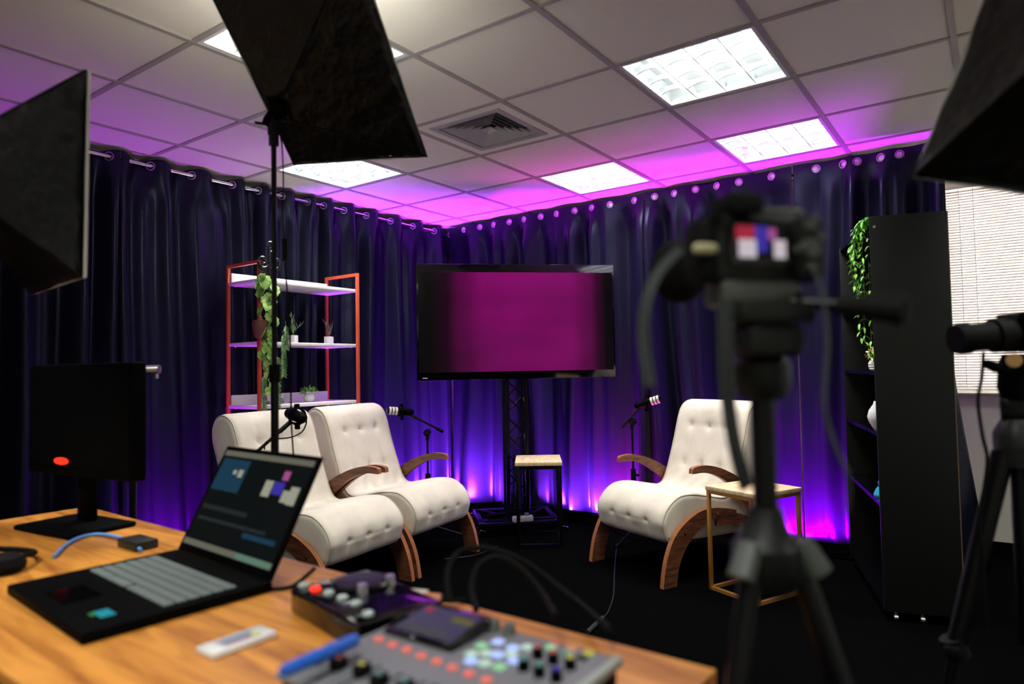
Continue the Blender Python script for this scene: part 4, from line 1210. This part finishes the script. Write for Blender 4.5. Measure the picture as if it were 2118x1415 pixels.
b.build('display_image', [emis('console_screen_blue', (.022, .022, .05), 1), M_lgrey, M_lyell, M_lred], dsp, recalc=False)
for cx, cy, m in ((1110, 490, M_pgreen), (1215, 465, M_pblue), (1310, 505, M_pblue), (1405, 500, M_pwhite), (1040, 590, M_pblue), (1045, 545, M_pwhite), (1215, 550, M_pblue), (1320, 588, M_pblue), (1225, 630, M_pgreen), (1130, 605, M_pwhite), (1140, 540, M_pwhite), (1300, 545, M_pwhite)):
    q = lm(cx, cy); b = MB(); b.box((q.x, q.y, mh + .0015), (.0155, .0155, .003), .0012); b.build('pad', m, t)
for cx, cy in ((890, 215), (975, 245), (1070, 270), (1165, 300), (1245, 255), (1345, 285), (1260, 320), (1365, 350)):
    q = lm(cx, cy + 14); b = MB(); b.lathe([(0, mh), (.010, mh), (.0085, mh + .014), (.006, mh + .015), (0, mh + .0145)], 18, Matrix.Translation((q.x, q.y, 0))); b.build('knob', mat('console_knob_grey', (.10, .11, .095), .4), t)
for cx, cy, m in ((1630, 450, M_bred), (1730, 480, M_borange), (1835, 515, M_byell), (1555, 500, M_pgreen), (1660, 540, M_bteal), (1760, 570, M_dgrey)):
    q = lm(cx, cy); b = MB(); b.box((q.x, q.y, mh + .0015), (.013, .013, .003), .001); b.build('button', m, t)
for cx, cy, m in ((1470, 540, M_bred), (1570, 575, M_bred), (1680, 610, M_byell), (1380, 620, M_bteal), (1480, 660, M_bteal), (1590, 690, M_lviolet)):
    q = lm(cx, cy + 20); b = MB(); b.lathe([(0, mh), (.008, mh), (.007, mh + .014), (0, mh + .014)], 16, Matrix.Translation((q.x, q.y, 0))); kn = b.build('knob', M_black, t)
    b = MB(); b.lathe([(0, mh + .014), (.005, mh + .014), (.004, mh + .016), (0, mh + .016)], 14, Matrix.Translation((q.x, q.y, 0))); b.build('cap', m, kn)
for k, m in enumerate((M_black, M_bred, M_byell, M_bteal, M_bteal, M_lblue, M_black, M_black)):
    x = .018 + k * .040
    b = MB(); b.box((x, .055, mh + .001), (.003, .075, .001)); b.build('fader_slot', M_black, t)
    b = MB(); b.box((x, .052 + .004 * (k % 3), mh + .008), (.015, .022, .014), .002); fk = b.build('fader', M_rub, t)
    b = MB(); b.box((x, .052 + .004 * (k % 3), mh + .0155), (.008, .006, .0015)); b.build('marker', m, fk)
b = MB(); 
for cx, cy in ((740, 215), (800, 185)): pass
# plugs behind the mixer
for (u, v, m, lab) in ((866, 1232, M_gall, 'cream cable plug behind the left corner of the mixer'), (893, 1240, mat('orange_plug', (.55, .20, .09), .5), 'orange cable plug behind the left corner of the mixer')):
    p = onz(u, v, DZ + .015)
    t2 = thing('cable_plug', lab, 'plug', (p.x, p.y, DZ), .5, 'cable plugs behind the mixer')
    b = MB(); b.tube([(-.015, 0, .014), (.018, 0, .014)], [.014, .012], 14); b.build('body', m, t2)
    b = MB(); b.tube([(.018, 0, .013), (.04, .01, .010), (.06, .03, .006)], .004, 8); b.build('lead', M_rub, t2)
# blue pen
p1, p2 = onz(583, 1385, DZ + .100), onz(738, 1318, DZ + .092)
t = thing('marker_pen', 'blue marker pen lying across the left corner of the grey mixer', 'pen', (p1.x, p1.y, DZ))
L_ = lambda u: lerp(p1, p2, u) - Vector((p1.x, p1.y, DZ)) - Vector((0, 0, .003))
b = MB(); b.tube([L_(.0), L_(.03), L_(.6)], [.006, .008, .009], 14); b.build('barrel', M_blue, t)
b = MB(); b.tube([L_(.6), L_(.97), L_(1.0)], [.0095, .009, .006], 14); b.build('cap', M_blue, t)
# thick looped cables behind the mixer
for lab, pts in (('thick black cable looping up from the back of the mixer, outer loop', ((930, 1245, 1.20), (925, 1185, 1.25), (950, 1142, 1.3), (1005, 1134, 1.3), (1080, 1160, 1.3), (1150, 1210, 1.28), (1215, 1262, 1.2), (1262, 1302, 1.08))),
                 ('thick black cable looping up from the back of the mixer, inner loop', ((985, 1262, 1.14), (975, 1215, 1.2), (990, 1170, 1.24), (1030, 1152, 1.25), (1075, 1175, 1.24), (1120, 1225, 1.2), (1150, 1275, 1.10)))):
    b = MB(); b.tube(catmull([tuple(at(*p)) for p in pts], 6, False), .0055, 8); tag(b.build('cable', M_rub), lab, 'cable', 'thick cables behind the mixer')
# laptop cable across the desk
b = MB(); b.tube(catmull([tuple(onz(u, v, DZ + .005)) for u, v in ((545, 1207), (560, 1218), (600, 1214), (622, 1200), (650, 1176))], 5, False), .004, 8)
tag(b.build('cable', M_rub), 'thin black cable on the desk from the laptop to the switcher', 'cable')
# thin floor cables
b = MB(); b.tube(catmull([tuple(onz(u, v, .005)) for u, v in ((1276, 1125), (1271, 1180), (1269, 1230), (1258, 1265), (1247, 1278))], 5, False), .003, 6)
fc = tag(b.build('floor_cable', M_dgrey), 'thin dark cable with a connector lying on the floor in front of the single armchair', 'cable')
b = MB(); b.tube([onz(1247, 1278, .012), onz(1215, 1308, .012)], .011, 10); b.build('connector', M_steel if False else M_dgrey, fc)
b = MB(); b.tube(catmull([tuple(onz(u, v, .005)) for u, v in ((920, 1156), (960, 1152), (990, 1146), (1030, 1130))], 5, False), .003, 6)
tag(b.build('floor_cable', M_dgrey), 'thin dark cable on the floor near the television stand wheels', 'cable')

# ------------------------------------------------------------ foreground camera on its tripod
D0 = .80
cc = at(1578, 512, D0)
yaw = math.atan2(.58, .814) + math.radians(14)
t = thing('camera', 'mirrorless camera in the right foreground with a lit rear display, on a tripod', 'camera', cc, yaw)
b = MB(); b.box((0, .02, .0), (.128, .05, .082), .010); b.build('body', M_mgrey, t)
b = MB(); b.box((.052, .005, -.002), (.034, .062, .080), .012); b.build('grip', M_mgrey, t)
b = MB(); b.box((-.030, .01, .050), (.040, .052, .026), .008); b.box((-.030, -.018, .046), (.034, .014, .022), .004); b.build('viewfinder', M_rub, t)
b = MB(); b.box((.022, .018, .0435), (.070, .040, .010), .004); b.build('top_plate', M_cgrey, t)
for x, r_ in ((.055, .009), (.036, .007)):
    b = MB(); b.cyl((x, .02, .040), (x, .02, .055), r_, seg=20); b.build('dial', M_mgrey, t)
b = MB(); b.box((-.012, -.010, .002), (.080, .008, .052), .003); lcd = b.build('display', M_blackg, t)
b = MB()
def cu(x0, x1, z0, z1, m, y=-.0146):
    b.m = m; b.quad([(x0, y, z0), (x1, y, z0), (x1, y, z1), (x0, y, z1)])
cu(-.045, .021, -.015, .022, 0); cu(-.045, -.020, .005, .022, 1, -.0149); cu(-.020, -.004, -.008, .022, 2, -.0149); cu(-.042, -.019, -.015, .006, 3, -.0151); cu(-.003, .008, .006, .020, 4, -.0149); cu(.004, .020, -.015, .006, 3, -.0151)
b.build('display_image', [M_ldark, M_lred, M_lviolet, M_lwhite, M_lpink], lcd, recalc=False)
for x, z, r_ in ((.045, .022, .006), (.045, -.004, .011), (.045, -.026, .005), (.058, .010, .005)):
    b = MB(); b.cyl((x, -.006, z), (x, -.030, z), r_, seg=18); b.build('control_button', M_cgrey, t)
b = MB(); b.cyl((-.01, .045, -.002), (-.01, .075, -.002), .036, seg=32); b.cyl((-.01, .075, -.002), (-.01, .150, -.002), .033, .038, seg=32); b.cyl((-.01, .150, -.002), (-.01, .185, -.002), .038, .046, seg=32); b.build('lens', M_rub, t)
b = MB(); b.box((-.078, -.004, -.004), (.030, .012, .012), .005); b.build('label_plate', M_label, t)
b = MB(); b.box((-.070, .02, -.004), (.022, .05, .074), .008); b.cyl((-.064, -.010, .034), (-.064, -.004, .034), .008); b.build('battery_grip', M_rub, t)
b = MB(); b.box((-.004, .018, -.054), (.105, .052, .030), .008); b.build('mount_plate', M_cgrey, t)

tp = at(1572, 700, .835)
TX, TY = tp.x, tp.y
t = thing('tripod', 'black camera tripod with a long pan handle in the right foreground', 'tripod', (TX, TY, 0), 0)
O_ = Vector((TX, TY, 0))
cz = cc.z
L2 = lambda p: p - O_
b = MB()
b.box((0, 0, 0), (.095, .060, .022), .006, Matrix.Translation(Vector((cc.x - TX, cc.y - TY, cz - .080))) @ Matrix.Rotation(yaw, 4, 'Z'))
b.box((0, 0, 0), (.075, .055, .040), .012, Matrix.Translation(Vector((cc.x - TX, cc.y - TY, cz - .110))) @ Matrix.Rotation(yaw, 4, 'Z'))
b.build('head', M_mgrey, t)
hz = cz - .125
b = MB(); b.lathe([(0, hz - .055), (.026, hz - .055), (.034, hz - .04), (.034, hz - .012), (.025, hz), (0, hz)], 26); b.build('head_base', M_mgrey, t)
b = MB(); b.cyl(L2(at(1655, 626, .80)), L2(at(1640, 626, .80)), .013, seg=16); hp = [L2(at(1640, 626, .80)), L2(at(1720, 630, .775)), L2(at(1790, 634, .755))]
b.tube(hp, [.008, .007, .007], 12); hn = b.build('pan_handle', M_blackm, t)
b = MB(); b.tube([L2(at(1730, 632, .77)), L2(at(1750, 633, .765)), L2(at(1840, 639, .735)), L2(at(1868, 642, .728)), L2(at(1878, 643, .725))], [.010, .0125, .015, .0185, .012], 18); b.build('grip', M_rub, hn)
b = MB(); b.cyl((0, 0, .95), (0, 0, hz - .05), .0145, seg=18); b.build('centre_column', M_blackm, t)
b = MB(); b.lathe([(0, .93), (.030, .93), (.042, .95), (.042, .985), (.028, 1.0), (.018, 1.03), (0, 1.03)], 24); b.build('spider', M_mgrey, t)
for k in range(3):
    a_ = math.radians(15) + k * 2 * PI / 3; c_, s_ = math.cos(a_), math.sin(a_)
    b = MB()
    b.tube([(.035 * c_, .035 * s_, .962), (.19 * c_, .19 * s_, .45)], .0135, 12); b.build('leg', M_blackm, t)
    b = MB(); b.tube([(.185 * c_, .185 * s_, .46), (.33 * c_, .33 * s_, .012)], .010, 12); b.build('leg_extension', M_blackm, t)
    b = MB(); b.tube([(.036 * c_, .036 * s_, .99), (.058 * c_, .058 * s_, .955)], .016, 10); b.build('leg_clamp', mat('clamp_grey', (.045, .052, .046), .35), t)
    b = MB(); b.cyl((.33 * c_, .33 * s_, 0.0), (.33 * c_, .33 * s_, .02), .014, seg=12); b.build('foot', M_rub, t)

def ribbon(b, pts, w_, th=.0018, side=None):
    P = catmull([tuple(p) for p in pts], 6, False); prev = None
    for k, p in enumerate(P):
        p = Vector(p); q = Vector(P[min(k + 1, len(P) - 1)]) - Vector(P[max(k - 1, 0)])
        s = side.copy() if side else RX.copy(); s = (s - q.normalized() * s.dot(q.normalized())).normalized(); n_ = q.normalized().cross(s)
        row = [b._v(p - s * w_ / 2 - n_ * th), b._v(p + s * w_ / 2 - n_ * th), b._v(p + s * w_ / 2 + n_ * th), b._v(p - s * w_ / 2 + n_ * th)]
        if prev:
            for e in range(4): b._f([prev[e], prev[(e + 1) % 4], row[(e + 1) % 4], row[e]])
        else: b._f(row)
        prev = row
    b._f(prev)
t = thing('camera_strap', 'grey webbing strap dangling from the foreground camera in front of the single armchair', 'strap', at(1500, 700, .74))
O3 = t.location.copy()
b = MB(); ribbon(b, [at(*p) - O3 for p in ((1408, 516, .80), (1365, 560, .78), (1338, 620, .76), (1330, 700, .75), (1345, 800, .74))], .012); b.build('left_loop', M_strap, t)
b = MB(); ribbon(b, [at(*p) - O3 for p in ((1500, 620, .76), (1502, 740, .75), (1506, 830, .75), (1522, 930, .75), (1545, 1010, .76))], .018, side=RX * .9 + FW * .4); b.build('hanging_end', M_strap, t)
b = MB(); ribbon(b, [at(*p) - O3 for p in ((1676, 548, .79), (1700, 600, .78), (1712, 700, .77), (1705, 830, .76), (1722, 910, .76), (1755, 990, .77), (1752, 1060, .78))], .014, side=RX * .5 + FW * .8); b.build('right_loop', M_strap, t)

# ------------------------------------------------------------ second camera at the right edge
D1 = 1.45
c2 = at(2105, 690, D1)
t = thing('camera', 'camera with a long dark lens on a tripod at the right edge', 'camera', c2, 0)
lx = (at(1975, 702, D1) - c2)
b = MB(); lenp = [lx, lx * .93, lx * .80, lx * .78, lx * .42, lx * .40, lx * .12]
b.tube([p for p in lenp], [.031, .034, .034, .030, .031, .037, .037], 28); b.build('lens', M_rub, t)
b = MB(); b.box((0, 0, 0), (.10, .085, .085), .010, Matrix.Translation(-lx * .25) @ Matrix.Rotation(math.atan2(lx.y, lx.x), 4, 'Z')); b.build('body', M_black, t)
b = MB(); b.box((0, 0, 0), (.05, .03, .018), .004, Matrix.Translation(at(2090, 658, D1) - c2)); b.box((0, 0, 0), (.02, .05, .012), .003, Matrix.Translation(at(2095, 655, D1) - c2)); b.build('hot_shoe', M_dgrey, t)
tp = at(2100, 780, D1 + .01)
t = thing('tripod', 'black tripod at the right edge carrying the long-lens camera', 'tripod', (tp.x, tp.y, 0), 0)
O_ = Vector((tp.x, tp.y, 0)); L2 = lambda p: p - O_
zt = at(2100, 732, D1).z
b = MB(); b.lathe([(0, zt - .10), (.028, zt - .10), (.034, zt - .07), (.030, zt - .02), (.022, zt - .0), (0, zt)], 24); b.build('head', M_black, t)
b = MB(); b.cyl(L2(at(2098, 745, D1 - .05)), L2(at(2098, 745, D1 - .036)), .0145, seg=24); b.build('orange_knob', M_disc, t)
b = MB(); b.tube([L2(at(2085, 765, D1 - .02)), L2(at(2060, 760, D1 - .03)), L2(at(2040, 752, D1 - .03))], [.008, .012, .010], 12); b.build('lever', M_black, t)
b = MB(); b.box((0, 0, zt - .12), (.06, .05, .05), .008); b.cyl((0, 0, .60), (0, 0, zt - .11), .018, seg=16); b.build('centre_column', M_blackm, t)
b = MB(); b.lathe([(0, zt - .24), (.040, zt - .24), (.046, zt - .20), (.046, zt - .17), (.03, zt - .14), (0, zt - .14)], 20); b.build('spider', M_dgrey, t)
for k in range(3):
    a_ = math.radians(205) + k * 2 * PI / 3; c_, s_ = math.cos(a_), math.sin(a_)
    zz = zt - .21
    b = MB(); b.tube([(.03 * c_, .03 * s_, zz), (.14 * c_, .14 * s_, zz - .42)], [.022, .019], 12); b.build('leg', M_blackm, t)
    b = MB(); b.cyl((.135 * c_, .135 * s_, zz - .44), (.148 * c_, .148 * s_, zz - .40), .024, seg=14); b.box((.135 * c_ - .01, .135 * s_ - .02, zz - .42), (.03, .03, .02), .004); b.build('leg_clamp', M_rub, t)
    b = MB(); b.tube([(.14 * c_, .14 * s_, zz - .42), (.27 * c_, .27 * s_, .01)], .011, 12); b.build('leg_extension', M_blackm, t)
b = MB(); b.tube(catmull([tuple(at(u, v, 1.43)) for u, v in ((2034, 728), (2031, 780), (2023, 830), (2032, 900), (2042, 950), (2034, 1020), (2025, 1080), (2032, 1150), (2040, 1300))], 6, False), .0038, 8)
tag(b.build('cable', M_rub), 'wavy black cable hanging from the long-lens camera in front of the wall', 'cable')
